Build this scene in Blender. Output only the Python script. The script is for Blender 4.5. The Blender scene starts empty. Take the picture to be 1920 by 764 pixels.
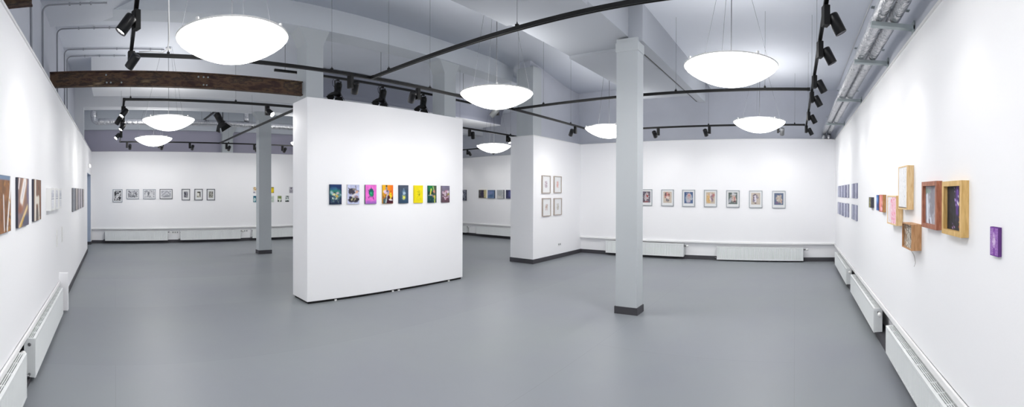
import bpy, bmesh, math, random
import numpy as np
from mathutils import Vector, Matrix, Quaternion

SC = bpy.context.scene
COL = SC.collection
PI = math.pi

# ------------------------------------------------------------------ measures of the room (metres)
XL = -0.746      # face of the long white wall on the left
YB = 13.588      # face of the far white wall
YR = -0.936      # face of the long white wall on the right
XR = 10.151      # face of the white wall with the seven portraits
XN = 7.941       # front of the projecting white block
YN = 5.494       # its side face
YN2 = 6.131      # its other side
XF = 11.724      # face of the white wall behind the block
HW = 2.865       # top of the white display walls
XLU = -0.98      # masonry behind the left display wall

# ------------------------------------------------------------------ materials
def srgb(c):
    c = np.asarray(c, float) / 255.0
    return np.where(c <= 0.04045, c / 12.92, ((c + 0.055) / 1.055) ** 2.4)

def rgba(c):
    v = srgb(c)
    return (float(v[0]), float(v[1]), float(v[2]), 1.0)

def base_mat(name):
    m = bpy.data.materials.new(name)
    m.use_nodes = True
    return m, m.node_tree.nodes, m.node_tree.links, m.node_tree.nodes['Principled BSDF']

def mat(name, color, rough=0.6, metal=0.0, spec=0.4, vary=0.0, scale=3.0, bump=0.0, bscale=60.0):
    m, n, l, p = base_mat(name)
    p.inputs['Base Color'].default_value = rgba(color)
    p.inputs['Roughness'].default_value = rough
    p.inputs['Metallic'].default_value = metal
    p.inputs['Specular IOR Level'].default_value = spec
    if vary or bump:
        tc = n.new('ShaderNodeTexCoord')
    if vary:
        t = n.new('ShaderNodeTexNoise'); t.inputs['Scale'].default_value = scale; t.inputs['Detail'].default_value = 5
        r = n.new('ShaderNodeValToRGB')
        c = rgba(color)
        r.color_ramp.elements[0].position = 0.3; r.color_ramp.elements[1].position = 0.7
        r.color_ramp.elements[0].color = tuple(v * (1 - vary) for v in c[:3]) + (1,)
        r.color_ramp.elements[1].color = tuple(min(1, v * (1 + vary)) for v in c[:3]) + (1,)
        l.new(tc.outputs['Object'], t.inputs['Vector']); l.new(t.outputs['Fac'], r.inputs['Fac'])
        l.new(r.outputs['Color'], p.inputs['Base Color'])
    if bump:
        b = n.new('ShaderNodeTexNoise'); b.inputs['Scale'].default_value = bscale; b.inputs['Detail'].default_value = 4
        bm_ = n.new('ShaderNodeBump'); bm_.inputs['Strength'].default_value = bump; bm_.inputs['Distance'].default_value = 0.01
        l.new(tc.outputs['Object'], b.inputs['Vector']); l.new(b.outputs['Fac'], bm_.inputs['Height'])
        l.new(bm_.outputs['Normal'], p.inputs['Normal'])
    return m

def emit(name, color, strength):
    m, n, l, p = base_mat(name)
    p.inputs['Base Color'].default_value = (0.8, 0.8, 0.8, 1)
    p.inputs['Emission Color'].default_value = rgba(color)
    p.inputs['Emission Strength'].default_value = strength
    return m

def wood(name, c0, c1, scale=6.0, axis=2):
    m, n, l, p = base_mat(name)
    tc = n.new('ShaderNodeTexCoord'); mp = n.new('ShaderNodeMapping')
    s = [scale * 6] * 3; s[axis] = scale
    mp.inputs['Scale'].default_value = s
    t = n.new('ShaderNodeTexNoise'); t.inputs['Scale'].default_value = 2.2; t.inputs['Detail'].default_value = 6
    t.inputs['Distortion'].default_value = 0.6
    r = n.new('ShaderNodeValToRGB')
    r.color_ramp.elements[0].position = 0.35; r.color_ramp.elements[1].position = 0.66
    r.color_ramp.elements[0].color = rgba(c0); r.color_ramp.elements[1].color = rgba(c1)
    l.new(tc.outputs['Object'], mp.inputs['Vector']); l.new(mp.outputs['Vector'], t.inputs['Vector'])
    l.new(t.outputs['Fac'], r.inputs['Fac']); l.new(r.outputs['Color'], p.inputs['Base Color'])
    p.inputs['Roughness'].default_value = 0.5
    return m

def floor_mat():
    m, n, l, p = base_mat('grey linoleum')
    tc = n.new('ShaderNodeTexCoord')
    br = n.new('ShaderNodeTexBrick')
    br.offset = 0.37; br.inputs['Scale'].default_value = 1.0
    br.inputs['Brick Width'].default_value = 6.5; br.inputs['Row Height'].default_value = 2.0
    br.inputs['Mortar Size'].default_value = 0.004; br.inputs['Mortar Smooth'].default_value = 0.6
    br.inputs['Color1'].default_value = rgba((139, 143, 147)); br.inputs['Color2'].default_value = rgba((135, 139, 143))
    br.inputs['Mortar'].default_value = rgba((131, 135, 138))
    no = n.new('ShaderNodeTexNoise'); no.inputs['Scale'].default_value = 0.55; no.inputs['Detail'].default_value = 4
    rp = n.new('ShaderNodeValToRGB')
    rp.color_ramp.elements[0].position = 0.35; rp.color_ramp.elements[1].position = 0.68
    rp.color_ramp.elements[0].color = (0.93, 0.93, 0.97, 1); rp.color_ramp.elements[1].color = (1.0, 1.02, 1.0, 1)
    fn = n.new('ShaderNodeTexNoise'); fn.inputs['Scale'].default_value = 260; fn.inputs['Detail'].default_value = 2
    fr = n.new('ShaderNodeValToRGB')
    fr.color_ramp.elements[0].color = (0.95, 0.95, 0.95, 1); fr.color_ramp.elements[1].color = (1.05, 1.05, 1.05, 1)
    mx = n.new('ShaderNodeMix'); mx.data_type = 'RGBA'; mx.blend_type = 'MULTIPLY'; mx.inputs[0].default_value = 1
    m2 = n.new('ShaderNodeMix'); m2.data_type = 'RGBA'; m2.blend_type = 'MULTIPLY'; m2.inputs[0].default_value = 1
    for t in (br, no, fn): l.new(tc.outputs['Object'], t.inputs['Vector'])
    l.new(no.outputs['Fac'], rp.inputs['Fac']); l.new(fn.outputs['Fac'], fr.inputs['Fac'])
    l.new(br.outputs['Color'], mx.inputs[6]); l.new(rp.outputs['Color'], mx.inputs[7])
    l.new(mx.outputs[2], m2.inputs[6]); l.new(fr.outputs['Color'], m2.inputs[7])
    l.new(m2.outputs[2], p.inputs['Base Color'])
    # the sheet lies in very shallow waves
    wv = n.new('ShaderNodeTexNoise'); wv.inputs['Scale'].default_value = 1.3; wv.inputs['Detail'].default_value = 2
    bp = n.new('ShaderNodeBump'); bp.inputs['Strength'].default_value = 0.08; bp.inputs['Distance'].default_value = 0.05
    l.new(tc.outputs['Object'], wv.inputs['Vector']); l.new(wv.outputs['Fac'], bp.inputs['Height'])
    l.new(bp.outputs['Normal'], p.inputs['Normal'])
    p.inputs['Roughness'].default_value = 0.42
    p.inputs['Specular IOR Level'].default_value = 0.32
    return m

def rust_mat():
    m, n, l, p = base_mat('rusted steel with old paint')
    tc = n.new('ShaderNodeTexCoord'); mp = n.new('ShaderNodeMapping'); mp.inputs['Scale'].default_value = (1.0, 3, 3)
    a = n.new('ShaderNodeTexNoise'); a.inputs['Scale'].default_value = 2.2; a.inputs['Detail'].default_value = 9; a.inputs['Roughness'].default_value = 0.7
    r = n.new('ShaderNodeValToRGB'); e = r.color_ramp.elements
    e[0].position = 0.30; e[0].color = rgba((34, 25, 26)); e[1].position = 0.72; e[1].color = rgba((150, 128, 104))
    for pos, c in ((0.42, (62, 40, 34)), (0.50, (96, 74, 56)), (0.56, (50, 36, 34)), (0.64, (106, 88, 66))):
        q = e.new(pos); q.color = rgba(c)
    l.new(tc.outputs['Object'], mp.inputs['Vector']); l.new(mp.outputs['Vector'], a.inputs['Vector'])
    l.new(a.outputs['Fac'], r.inputs['Fac']); l.new(r.outputs['Color'], p.inputs['Base Color'])
    b = n.new('ShaderNodeBump'); b.inputs['Strength'].default_value = 0.5; b.inputs['Distance'].default_value = 0.01
    l.new(a.outputs['Fac'], b.inputs['Height']); l.new(b.outputs['Normal'], p.inputs['Normal'])
    p.inputs['Roughness'].default_value = 0.8
    return m

def foil_mat():
    m, n, l, p = base_mat('crinkled aluminium foil')
    tc = n.new('ShaderNodeTexCoord')
    a = n.new('ShaderNodeTexNoise'); a.inputs['Scale'].default_value = 22; a.inputs['Detail'].default_value = 6
    b = n.new('ShaderNodeBump'); b.inputs['Strength'].default_value = 1.0; b.inputs['Distance'].default_value = 0.02
    l.new(tc.outputs['Object'], a.inputs['Vector']); l.new(a.outputs['Fac'], b.inputs['Height']); l.new(b.outputs['Normal'], p.inputs['Normal'])
    p.inputs['Base Color'].default_value = rgba((206, 207, 210)); p.inputs['Metallic'].default_value = 1.0; p.inputs['Roughness'].default_value = 0.22
    return m

def glass_mat():
    m = bpy.data.materials.new('picture glass'); m.use_nodes = True
    n, l = m.node_tree.nodes, m.node_tree.links
    n.remove(n['Principled BSDF']); out = n['Material Output']
    t = n.new('ShaderNodeBsdfTransparent'); g = n.new('ShaderNodeBsdfGlossy'); g.inputs['Roughness'].default_value = 0.03
    f = n.new('ShaderNodeLayerWeight'); f.inputs['Blend'].default_value = 0.5
    pw = n.new('ShaderNodeMath'); pw.operation = 'POWER'; pw.inputs[1].default_value = 4.0
    ad = n.new('ShaderNodeMath'); ad.operation = 'MULTIPLY_ADD'; ad.inputs[1].default_value = 0.4; ad.inputs[2].default_value = 0.02
    x = n.new('ShaderNodeMixShader')
    l.new(f.outputs['Facing'], pw.inputs[0]); l.new(pw.outputs[0], ad.inputs[0]); l.new(ad.outputs[0], x.inputs[0]); l.new(t.outputs[0], x.inputs[1]); l.new(g.outputs[0], x.inputs[2]); l.new(x.outputs[0], out.inputs[0])
    return m

def paint_mat():
    m, n, l, p = base_mat('artist paint')
    a = n.new('ShaderNodeAttribute'); a.attribute_name = 'paint'
    l.new(a.outputs['Color'], p.inputs['Base Color'])
    p.inputs['Roughness'].default_value = 0.55; p.inputs['Specular IOR Level'].default_value = 0.3
    return m

M = dict(
    wall=mat('white wall paint', (247, 247, 249), 0.75, spec=0.2, bump=0.04, bscale=90),
    ledge=mat('white lacquered ledge', (240, 240, 240), 0.45),
    masonry=mat('pale grey upper wall paint', (200, 203, 212), 0.85, spec=0.15, vary=0.04, scale=1.2, bump=0.12, bscale=14),
    mauve=mat('mauve grey upper wall paint', (178, 176, 192), 0.85, spec=0.15, vary=0.03, scale=1.4),
    ceil=mat('pale grey ceiling paint', (223, 227, 235), 0.9, spec=0.1, vary=0.03, scale=0.9, bump=0.1, bscale=9),
    white2=mat('white gypsum paint', (226, 228, 232), 0.85, spec=0.15),
    beam=mat('grey white beam paint', (208, 213, 219), 0.85, spec=0.15, vary=0.02, scale=1.5),
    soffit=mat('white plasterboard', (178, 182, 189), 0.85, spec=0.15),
    coveshade=mat('slate grey painted shade', (150, 154, 168), 0.6),  # dark tone in place of the shade on the box front
    column=mat('column paint', (194, 199, 202), 0.75, spec=0.2, bump=0.05, bscale=50),
    floor=floor_mat(),
    skirt=mat('anthracite skirting', (70, 69, 74), 0.55),
    black=mat('black powder coat', (7, 7, 8), 0.42),
    blackm=mat('black matt plastic', (9, 9, 10), 0.6),
    bronze=mat('black satin housing', (13, 13, 16), 0.3),
    greyhouse=mat('grey satin housing', (120, 122, 124), 0.4, metal=0.3),
    radiator=mat('white radiator enamel', (233, 236, 236), 0.3),
    radin=mat('grey radiator core', (120, 122, 122), 0.6),
    chrome=mat('dull chrome', (120, 120, 122), 0.3, metal=0.8),
    plastic=mat('white plastic', (238, 238, 236), 0.35),
    wire=mat('steel wire', (110, 112, 118), 0.5, metal=0.2),
    cable=mat('grey cable', (84, 86, 92), 0.6),
    whitecable=mat('white cable', (220, 220, 220), 0.5),
    conduit=mat('grey painted conduit', (150, 153, 160), 0.7),
    lamp=emit('lit opal acrylic', (255, 253, 250), 7.6),
    lamptop=emit('lit opal cover', (255, 253, 250), 3.2),
    lens=emit('lit spot lens', (255, 252, 248), 30.0),
    emlight=emit('lit emergency diffuser', (255, 255, 255), 1.6),
    rust=rust_mat(), foil=foil_mat(), glass=glass_mat(), paint=paint_mat(),
    galv=mat('galvanised steel', (172, 182, 184), 0.5, metal=0.25),
    frame_dark=mat('charcoal frame', (74, 76, 88), 0.4),
    frame_grey=mat('pale grey frame', (158, 163, 174), 0.4),
    frame_alu=mat('brushed aluminium frame', (168, 174, 180), 0.35, metal=0.35),
    frame_oak=mat('greyed wood frame', (176, 164, 154), 0.55),
    board=mat('white passe-partout', (238, 239, 240), 0.8),
    canvas=mat('raw canvas edge', (226, 224, 220), 0.8),
    e_navy=mat('dark blue canvas edge', (38, 62, 84), 0.7),
    e_green=mat('dark green canvas edge', (28, 84, 82), 0.7),
    e_orange=mat('ochre canvas edge', (206, 160, 60), 0.7),
    e_slate=mat('slate canvas edge', (62, 72, 90), 0.7),
    e_yellow=mat('yellow canvas edge', (226, 206, 30), 0.7),
    e_mauve=mat('mauve canvas edge', (112, 100, 112), 0.7),
    e_char=mat('charcoal canvas edge', (70, 72, 84), 0.7),
    e_grey=mat('grey canvas edge', (126, 126, 132), 0.7),
    e_lav=mat('lavender canvas edge', (112, 114, 146), 0.7),
    e_indigo=mat('dark indigo canvas edge', (70, 72, 104), 0.7),
    e_cream=mat('cream canvas edge', (232, 220, 180), 0.7),
    e_purple=mat('purple side', (96, 52, 124), 0.6),
    pine=wood('pale pine', (222, 186, 132), (240, 212, 164), 5),
    pine2=wood('honey pine', (206, 166, 98), (228, 192, 126), 5),
    cherry=wood('reddish cherry wood', (146, 86, 62), (184, 120, 92), 5),
    ply=wood('brown plywood', (176, 128, 84), (204, 158, 112), 5),
    brownside=wood('brown wooden side', (168, 118, 66), (196, 146, 92), 5),
    string=mat('thin twine', (120, 104, 88), 0.8),
    door=mat('blue grey door paint', (176, 188, 206), 0.5),
)

# ------------------------------------------------------------------ mesh building
class MB:
    def __init__(s): s.bm = bmesh.new()
    def box(s, x0, x1, y0, y1, z0, z1, mtx=None):
        v = [s.bm.verts.new(mtx @ Vector(p) if mtx else p) for p in
             ((x0, y0, z0), (x1, y0, z0), (x1, y1, z0), (x0, y1, z0), (x0, y0, z1), (x1, y0, z1), (x1, y1, z1), (x0, y1, z1))]
        for f in ((0, 3, 2, 1), (4, 5, 6, 7), (0, 1, 5, 4), (1, 2, 6, 5), (2, 3, 7, 6), (3, 0, 4, 7)):
            s.bm.faces.new([v[i] for i in f])
        return s
    def frustum(s, a, b):
        # a, b = (x0,x1,y0,y1,z) lower and upper rectangles
        v = []
        for x0, x1, y0, y1, z in (a, b):
            v += [s.bm.verts.new(p) for p in ((x0, y0, z), (x1, y0, z), (x1, y1, z), (x0, y1, z))]
        for f in ((0, 3, 2, 1), (4, 5, 6, 7), (0, 1, 5, 4), (1, 2, 6, 5), (2, 3, 7, 6), (3, 0, 4, 7)):
            s.bm.faces.new([v[i] for i in f])
        return s
    def lathe(s, prof, n=32, mtx=None, close=True):
        # prof: (radius, height) pairs along local z
        rings = []
        for r, z in prof:
            if r < 1e-6:
                p = Vector((0, 0, z)); rings.append([s.bm.verts.new(mtx @ p if mtx else p)])
            else:
                ring = []
                for k in range(n):
                    a = 2 * PI * k / n
                    p = Vector((r * math.cos(a), r * math.sin(a), z))
                    ring.append(s.bm.verts.new(mtx @ p if mtx else p))
                rings.append(ring)
        for A, B in zip(rings, rings[1:]):
            for k in range(n):
                k2 = (k + 1) % n
                if len(A) == 1 and len(B) == 1: continue
                if len(A) == 1: f = [A[0], B[k2], B[k]]
                elif len(B) == 1: f = [A[k], A[k2], B[0]]
                else: f = [A[k], A[k2], B[k2], B[k]]
                s.bm.faces.new(f).smooth = True
        if close:
            for R, flip in ((rings[0], True), (rings[-1], False)):
                if len(R) > 1: s.bm.faces.new(R[::-1] if flip else R)
        return s
    def tube(s, pts, r, n=8, radii=None):
        pts = [Vector(p) for p in pts]
        d0 = (pts[1] - pts[0]).normalized()
        up = Vector((0, 0, 1)) if abs(d0.z) < 0.9 else Vector((1, 0, 0))
        rings = []
        for i, p in enumerate(pts):
            if i == 0: d = pts[1] - pts[0]
            elif i == len(pts) - 1: d = pts[-1] - pts[-2]
            else: d = (pts[i + 1] - p).normalized() + (p - pts[i - 1]).normalized()
            d.normalize()
            u = (up - d * up.dot(d))
            if u.length < 1e-4: u = d.orthogonal()
            u.normalize(); up = u
            w = d.cross(u)
            rr = radii[i] if radii else r
            rings.append([s.bm.verts.new(p + (u * math.cos(2 * PI * k / n) + w * math.sin(2 * PI * k / n)) * rr) for k in range(n)])
        for A, B in zip(rings, rings[1:]):
            for k in range(n):
                s.bm.faces.new([A[k], A[(k + 1) % n], B[(k + 1) % n], B[k]]).smooth = True
        s.bm.faces.new(rings[0][::-1]); s.bm.faces.new(rings[-1])
        return s
    def bevel(s, w, seg=2):
        bmesh.ops.bevel(s.bm, geom=[e for e in s.bm.edges], offset=w, segments=seg, affect='EDGES', profile=0.5, clamp_overlap=True)
        return s
    def mesh(s, name):
        bmesh.ops.recalc_face_normals(s.bm, faces=s.bm.faces)
        me = bpy.data.meshes.new(name); s.bm.to_mesh(me); s.bm.free()
        return me
    def build(s, name, m, parent=None, loc=None, rot=None):
        return link(name, s.mesh(name), m, parent, loc, rot)

def link(name, me, m, parent=None, loc=None, rot=None):
    o = bpy.data.objects.new(name, me); COL.objects.link(o)
    if m is not None and not me.materials: me.materials.append(m)
    if parent: o.parent = parent
    if loc is not None: o.location = loc
    if rot is not None:
        if isinstance(rot, Quaternion): o.rotation_mode = 'QUATERNION'; o.rotation_quaternion = rot
        else: o.rotation_euler = rot
    return o

def tag(o, label, cat, group=None):
    o['label'] = label; o['category'] = cat
    if group: o['group'] = group
    return o

def thing(name, label, cat, loc=(0, 0, 0), rz=0.0, group=None):
    o = bpy.data.objects.new(name, None); COL.objects.link(o)
    o.empty_display_size = 0.1
    o.location = loc; o.rotation_euler = (0, 0, rz)
    return tag(o, label, cat, group)

def struct(name, mb, m):
    o = mb.build(name, m); o['kind'] = 'structure'
    return o

def bx(*a, **k): return MB().box(*a, **k)

# ------------------------------------------------------------------ the room
struct('floor', bx(-1.3, 12.3, -1.4, 14.2, -0.12, 0), M['floor'])

# left display wall: a panel in front of the masonry, cut back over the radiators, with a doorway near its far end
w = MB()
w.box(-0.94, XL, -1.15, 5.77, 0.43, HW)                     # panel above the radiator niche
w.box(-0.94, -0.85, -1.15, 5.77, 0, 0.43)                   # niche back
w.box(-0.94, XL, 5.77, 11.60, 0, HW)
w.box(-0.94, XL, 11.60, 13.27, 2.14, HW)
w.box(-0.94, XL, 13.27, YB, 0, HW)
struct('wall_left', w, M['wall'])
struct('trim_1', bx(XL, XL + 0.022, -1.15, 5.70, 0.385, 0.43).bevel(0.008), M['ledge'])
c = MB(); c.box(XL - 0.01, -0.625, 5.70, 5.77, 0.03, 0.53)
struct('trim_2', c.bevel(0.006), M['wall'])
struct('trim_3', bx(-0.96, XL + 0.012, -1.15, YB, HW, HW + 0.022), M['ledge'])
struct('wall_left_upper', bx(-1.22, XLU, -1.4, 14.1, 0, 4.75), M['masonry'])
d = MB(); d.box(-0.97, -0.95, 11.60, 13.27, 0, 2.14)
struct('door_1', d, M['door'])
struct('trim_4', MB().box(-0.95, XL - 0.004, 11.601, 11.615, 0, 2.14).box(-0.95, XL - 0.004, 13.255, 13.269, 0, 2.14).box(-0.95, XL - 0.004, 11.615, 13.255, 2.125, 2.139), M['door'])

# right display wall
w = MB()
w.box(XL - 0.2, XR + 0.03, -0.955, YR, 0.43, HW)
w.box(XL - 0.2, XR + 0.03, -1.06, -1.03, 0, 0.43)
struct('wall_right', w, M['wall'])
struct('trim_5', bx(XL, XR, YR, YR + 0.02, 0.375, 0.43).bevel(0.008), M['ledge'])
struct('trim_6', bx(XL, XR, -0.955, YR + 0.012, HW, HW + 0.022), M['ledge'])
struct('trim_7', bx(XL, XR, -1.03, -0.956, 0.415, 0.43), M['ledge'])
struct('wall_right_upper', bx(-1.22, 12.2, -1.25, -0.965, 0.44, 4.75), M['masonry'])
struct('wall_right_base', bx(-1.22, 12.2, -1.25, -1.06, 0, 0.44), M['wall'])

# far wall
w = MB()
w.box(XL, XF + 0.05, YB, YB + 0.06, 0.47, HW)
w.box(XL, XF + 0.05, YB + 0.04, YB + 0.06, 0, 0.47)
struct('wall_back', w, M['wall'])
struct('trim_8', bx(XL, XF, YB - 0.035, YB + 0.03, 0.44, 0.485).bevel(0.008), M['ledge'])
struct('wall_back_upper', bx(-1.22, 12.2, 13.78, 14.0, 0, 4.75), M['mauve'])
struct('beam_back', bx(-0.98, 12.0, 13.66, 13.78, 3.58, 4.36), M['beam'])
struct('trim_9', bx(XL, XF, YB - 0.012, YB + 0.06, HW, HW + 0.02), M['ledge'])

# wall with the portraits, and the projecting block, and the wall behind it
w = MB()
w.box(XR, XR + 0.06, YR, YN, 0.44, HW)
w.box(XR + 0.04, XR + 0.06, YR - 0.1, YN, 0, 0.44)
struct('wall_front', w, M['wall'])
struct('trim_10', bx(XR - 0.035, XR + 0.03, YR, YN - 0.001, 0.40, 0.445).bevel(0.008), M['ledge'])
struct('trim_11', bx(XR - 0.012, XR + 0.06, YR, YN, HW, HW + 0.02), M['ledge'])
struct('wall_front_upper', bx(10.36, 10.6, -1.25, 5.75, 0, 4.75), M['masonry'])
struct('wall_block', bx(XN, XR + 0.2, YN, YN2, 0, HW), M['wall'])
struct('trim_12', bx(XN - 0.012, XR + 0.2, YN - 0.012, YN2 + 0.012, HW, HW + 0.02), M['ledge'])
struct('wall_block_upper', bx(8.05, 10.6, 5.66, 5.95, HW + 0.02, 4.75), M['masonry'])
struct('pilaster', bx(8.02, 8.36, 5.56, 6.02, HW + 0.02, 4.45), M['column'])['kind'] = 'structure'
struct('wall_nook', bx(XR + 0.2, 11.9, YN2 - 0.3, YN2, 0, 4.75), M['wall'])
w = MB()
w.box(XF, XF + 0.06, YN2, YB, 0.46, HW)
w.box(XF + 0.04, XF + 0.06, YN2, YB, 0, 0.46)
struct('wall_far_side', w, M['wall'])
struct('trim_13', bx(XF - 0.035, XF + 0.03, YN2, YB, 0.43, 0.475).bevel(0.008), M['ledge'])
struct('trim_14', bx(XF - 0.012, XF + 0.06, YN2, YB, HW, HW + 0.02), M['ledge'])
struct('wall_far_side_upper', bx(11.9, 12.15, 5.7, 14.1, 0, 4.75), M['masonry'])

# skirtings; under the radiators also dark strips standing in for shadow
s = MB()
s.box(-0.85, -0.715, -1.03, 5.70, 0, 0.04); s.box(XL, XL + 0.012, 5.77, 11.60, 0, 0.09); s.box(XL, XL + 0.012, 13.27, YB, 0, 0.09)  # first box is a dark strip in place of shadow below the radiators
s.box(-0.95, XL, 11.615, 11.627, 0, 0.09); s.box(-0.95, XL, 13.243, 13.255, 0, 0.09); s.box(-0.95, -0.938, 11.627, 13.243, 0, 0.09)
struct('baseboard_shade_left', s, M['skirt'])
struct('baseboard_shade_right', bx(XL, XR + 0.03, -1.03, -0.915, 0, 0.085), M['skirt'])  # skirting brought forward, its dark colour doubling as shadow under the radiators
struct('baseboard_back', bx(XL + 0.012, XF, YB + 0.028, YB + 0.04, 0, 0.095), M['skirt'])
s = MB(); s.box(XR + 0.028, XR + 0.04, YR - 0.06, YN, 0, 0.095)
s.box(XN - 0.012, XR + 0.028, YN - 0.012, YN, 0, 0.1); s.box(XN - 0.012, XN, YN, YN2 + 0.012, 0, 0.1); s.box(XN, XR + 0.2, YN2, YN2 + 0.012, 0, 0.1)
struct('baseboard_front', s, M['skirt'])
struct('baseboard_far_side', bx(XF + 0.028, XF + 0.04, YN2 + 0.012, YB, 0, 0.095), M['skirt'])

# ceilings
def sm(a, b, t):
    t = min(1, max(0, (t - a) / (b - a))); return t * t * (3 - 2 * t)
def zvault(x): return 4.15 + 0.50 * sm(-0.5, 1.0, x) - 0.36 * sm(7.4, 10.3, x)
def vault(name, zf, x0, x1, y0, y1, m):
    b = MB(); n = 48; prev = None
    for i in range(n + 1):
        x = x0 + (x1 - x0) * i / n
        cur = [b.bm.verts.new(p) for p in ((x, y0, zf(x)), (x, y1, zf(x)), (x, y1, 4.9), (x, y0, 4.9))]
        if prev:
            for k in range(4):
                f = b.bm.faces.new([prev[k], prev[(k + 1) % 4], cur[(k + 1) % 4], cur[k]]); f.smooth = (k == 0)
        else: b.bm.faces.new(cur)
        prev = cur
    b.bm.faces.new(prev[::-1])
    return struct(name, b, m)
vault('ceiling', zvault, -1.22, 10.6, 2.0, 6.6, M['ceil'])
struct('ceiling_right_bay', bx(-1.22, 10.6, -1.25, 2.0, 4.08, 4.9), M['ceil'])
struct('ceiling_middle_bay', bx(-1.22, 12.2, 6.6, 10.6, 4.37, 4.9), M['ceil'])
struct('ceiling_far_bay', bx(-1.22, 12.2, 10.6, 14.1, 4.33, 4.9), M['ceil'])
struct('beam_first_row', bx(-1.0, 8.3, 6.33, 6.75, 4.27, 4.85), M['beam'])
struct('beam_portal', bx(-1.0, 11.9, 10.47, 10.86, 3.67, 4.6), M['white2'])
struct('pilaster_portal', bx(-0.98, -0.75, 10.47, 10.6, HW, 3.67), M['white2'])['kind'] = 'structure'
# suspended plasterboard soffit by the near column, in three sections at slightly different levels
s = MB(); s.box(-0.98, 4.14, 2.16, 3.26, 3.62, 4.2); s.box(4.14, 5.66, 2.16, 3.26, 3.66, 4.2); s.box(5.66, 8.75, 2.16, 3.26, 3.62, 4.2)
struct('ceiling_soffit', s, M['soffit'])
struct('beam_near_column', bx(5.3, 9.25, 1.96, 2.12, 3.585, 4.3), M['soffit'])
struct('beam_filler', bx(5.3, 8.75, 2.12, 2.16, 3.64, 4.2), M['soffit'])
struct('soffit_gap_shade', bx(5.48, 9.25, 2.121, 2.159, 3.60, 3.64), M['black'])  # black strip painted in as the shade of the gap beside the soffit
# boxed duct along the middle bay
struct('ceiling_box', bx(-0.48, 10.92, 8.85, 9.76, 3.77, 4.40), M['white2'])
b = MB()   # added cove on part of that box; its dark colour stands in for shade
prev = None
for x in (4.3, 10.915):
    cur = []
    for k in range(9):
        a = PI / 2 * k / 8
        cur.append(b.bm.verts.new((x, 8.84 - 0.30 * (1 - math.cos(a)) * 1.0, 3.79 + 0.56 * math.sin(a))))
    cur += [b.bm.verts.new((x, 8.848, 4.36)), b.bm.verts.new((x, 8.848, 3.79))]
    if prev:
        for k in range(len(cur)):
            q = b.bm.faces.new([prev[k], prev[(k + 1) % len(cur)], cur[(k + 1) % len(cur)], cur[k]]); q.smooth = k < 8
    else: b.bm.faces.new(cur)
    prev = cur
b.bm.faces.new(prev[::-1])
struct('cove_shade', b, M['coveshade'])

# columns
def column(x0, x1, y0, y1, ztop, flare, cap=None, base=True):
    b = MB()
    if flare:
        fz, fx, fy = flare
        b.box(x0, x1, y0, y1, 0, ztop - fz)
        b.frustum((x0, x1, y0, y1, ztop - fz), (x0 - fx, x1 + fx, y0 - fy, y1 + fy, ztop))
    else:
        b.box(x0, x1, y0, y1, 0, ztop)
    if cap: b.box(x0 - 0.009, x1 + 0.009, y0 - 0.009, y1 + 0.009, cap, cap + 0.12)
    o = struct('column', b, M['column'])
    if base:
        q = bx(x0 - 0.014, x1 + 0.014, y0 - 0.014, y1 + 0.014, 0, 0.095).build('baseboard', M['skirt'], o)
    return o
column(5.262, 5.478, 2.012, 2.312, 3.63, None, cap=3.46)
column(3.645, 3.984, 10.56, 10.78, 3.67, (0.2, 0.12, 0.0))
column(3.005, 3.318, 6.36, 6.72, 4.27, (0.24, 0.12, 0.0), base=False)
column(6.05, 6.37, 6.36, 6.72, 4.27, (0.24, 0.12, 0.0), base=False)
p = MB(); p.box(3.44, 3.80, 13.60, 13.78, HW + 0.02, 3.5); p.frustum((3.44, 3.80, 13.60, 13.78, 3.5), (3.3, 3.94, 13.60, 13.78, 3.72))
struct('pilaster_back', p, M['column'])['kind'] = 'structure'

# ------------------------------------------------------------------ free-standing display wall
t = thing('display_wall', 'freestanding white display wall hung with a row of eight small paintings', 'display wall', (2.64, 5.554, 0))
bx(0, 3.111, 0, 0.508, 0.034, 2.955).bevel(0.004).build('panel_body', M['wall'], t)
bx(0.025, 3.085, 0.02, 0.488, 0.0, 0.034).build('base_gap_shade', M['black'], t)  # black filler, painting in the dark shadow gap under the wall
for fx in (0.45, 1.5, 1.62, 2.75):
    bx(fx, fx + 0.035, 0.004, 0.02, 0.0, 0.02).build('foot', M['plastic'], t)

# ------------------------------------------------------------------ rusted steel beams
def steel_beam(label, x0, x1, y, z0, z1, bolts):
    t = thing('steel_beam', label, 'beam', (x0, y, z0)); L = x1 - x0; h = z1 - z0
    web = MB(); n = 40; rnd = random.Random(5)
    # web with a ragged end
    web.box(0, L, -0.01, 0.01, 0.015, h - 0.015); web.build('web', M['rust'], t)
    bx(0, L, -0.045, 0.045, 0, 0.016).build('flange', M['rust'], t)
    bx(0, L, -0.045, 0.045, h - 0.016, h).build('flange', M['rust'], t)
    for px, pz in bolts:
        MB().lathe([(0.013, 0), (0.013, 0.012), (0.008, 0.016), (0, 0.017)], 10, Matrix.Translation((px, -0.01, pz)) @ Matrix.Rotation(PI / 2, 4, 'X')).build('bolt', M['galv'], t)
    return t
steel_beam('long rusted steel beam running from the left wall to a column', XLU, 3.0, 6.52, 3.195, 3.425,
           [(0.86, 0.055), (0.92, 0.055), (1.08, 0.055), (0.85, 0.17), (2.33, 0.05), (2.38, 0.05), (2.33, 0.17), (2.25, 0.17), (2.40, 0.17)])
steel_beam('short rusted beam stub in the top corner above the left display wall', XLU, -0.70, 3.62, 3.20, 3.43, [])

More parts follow.
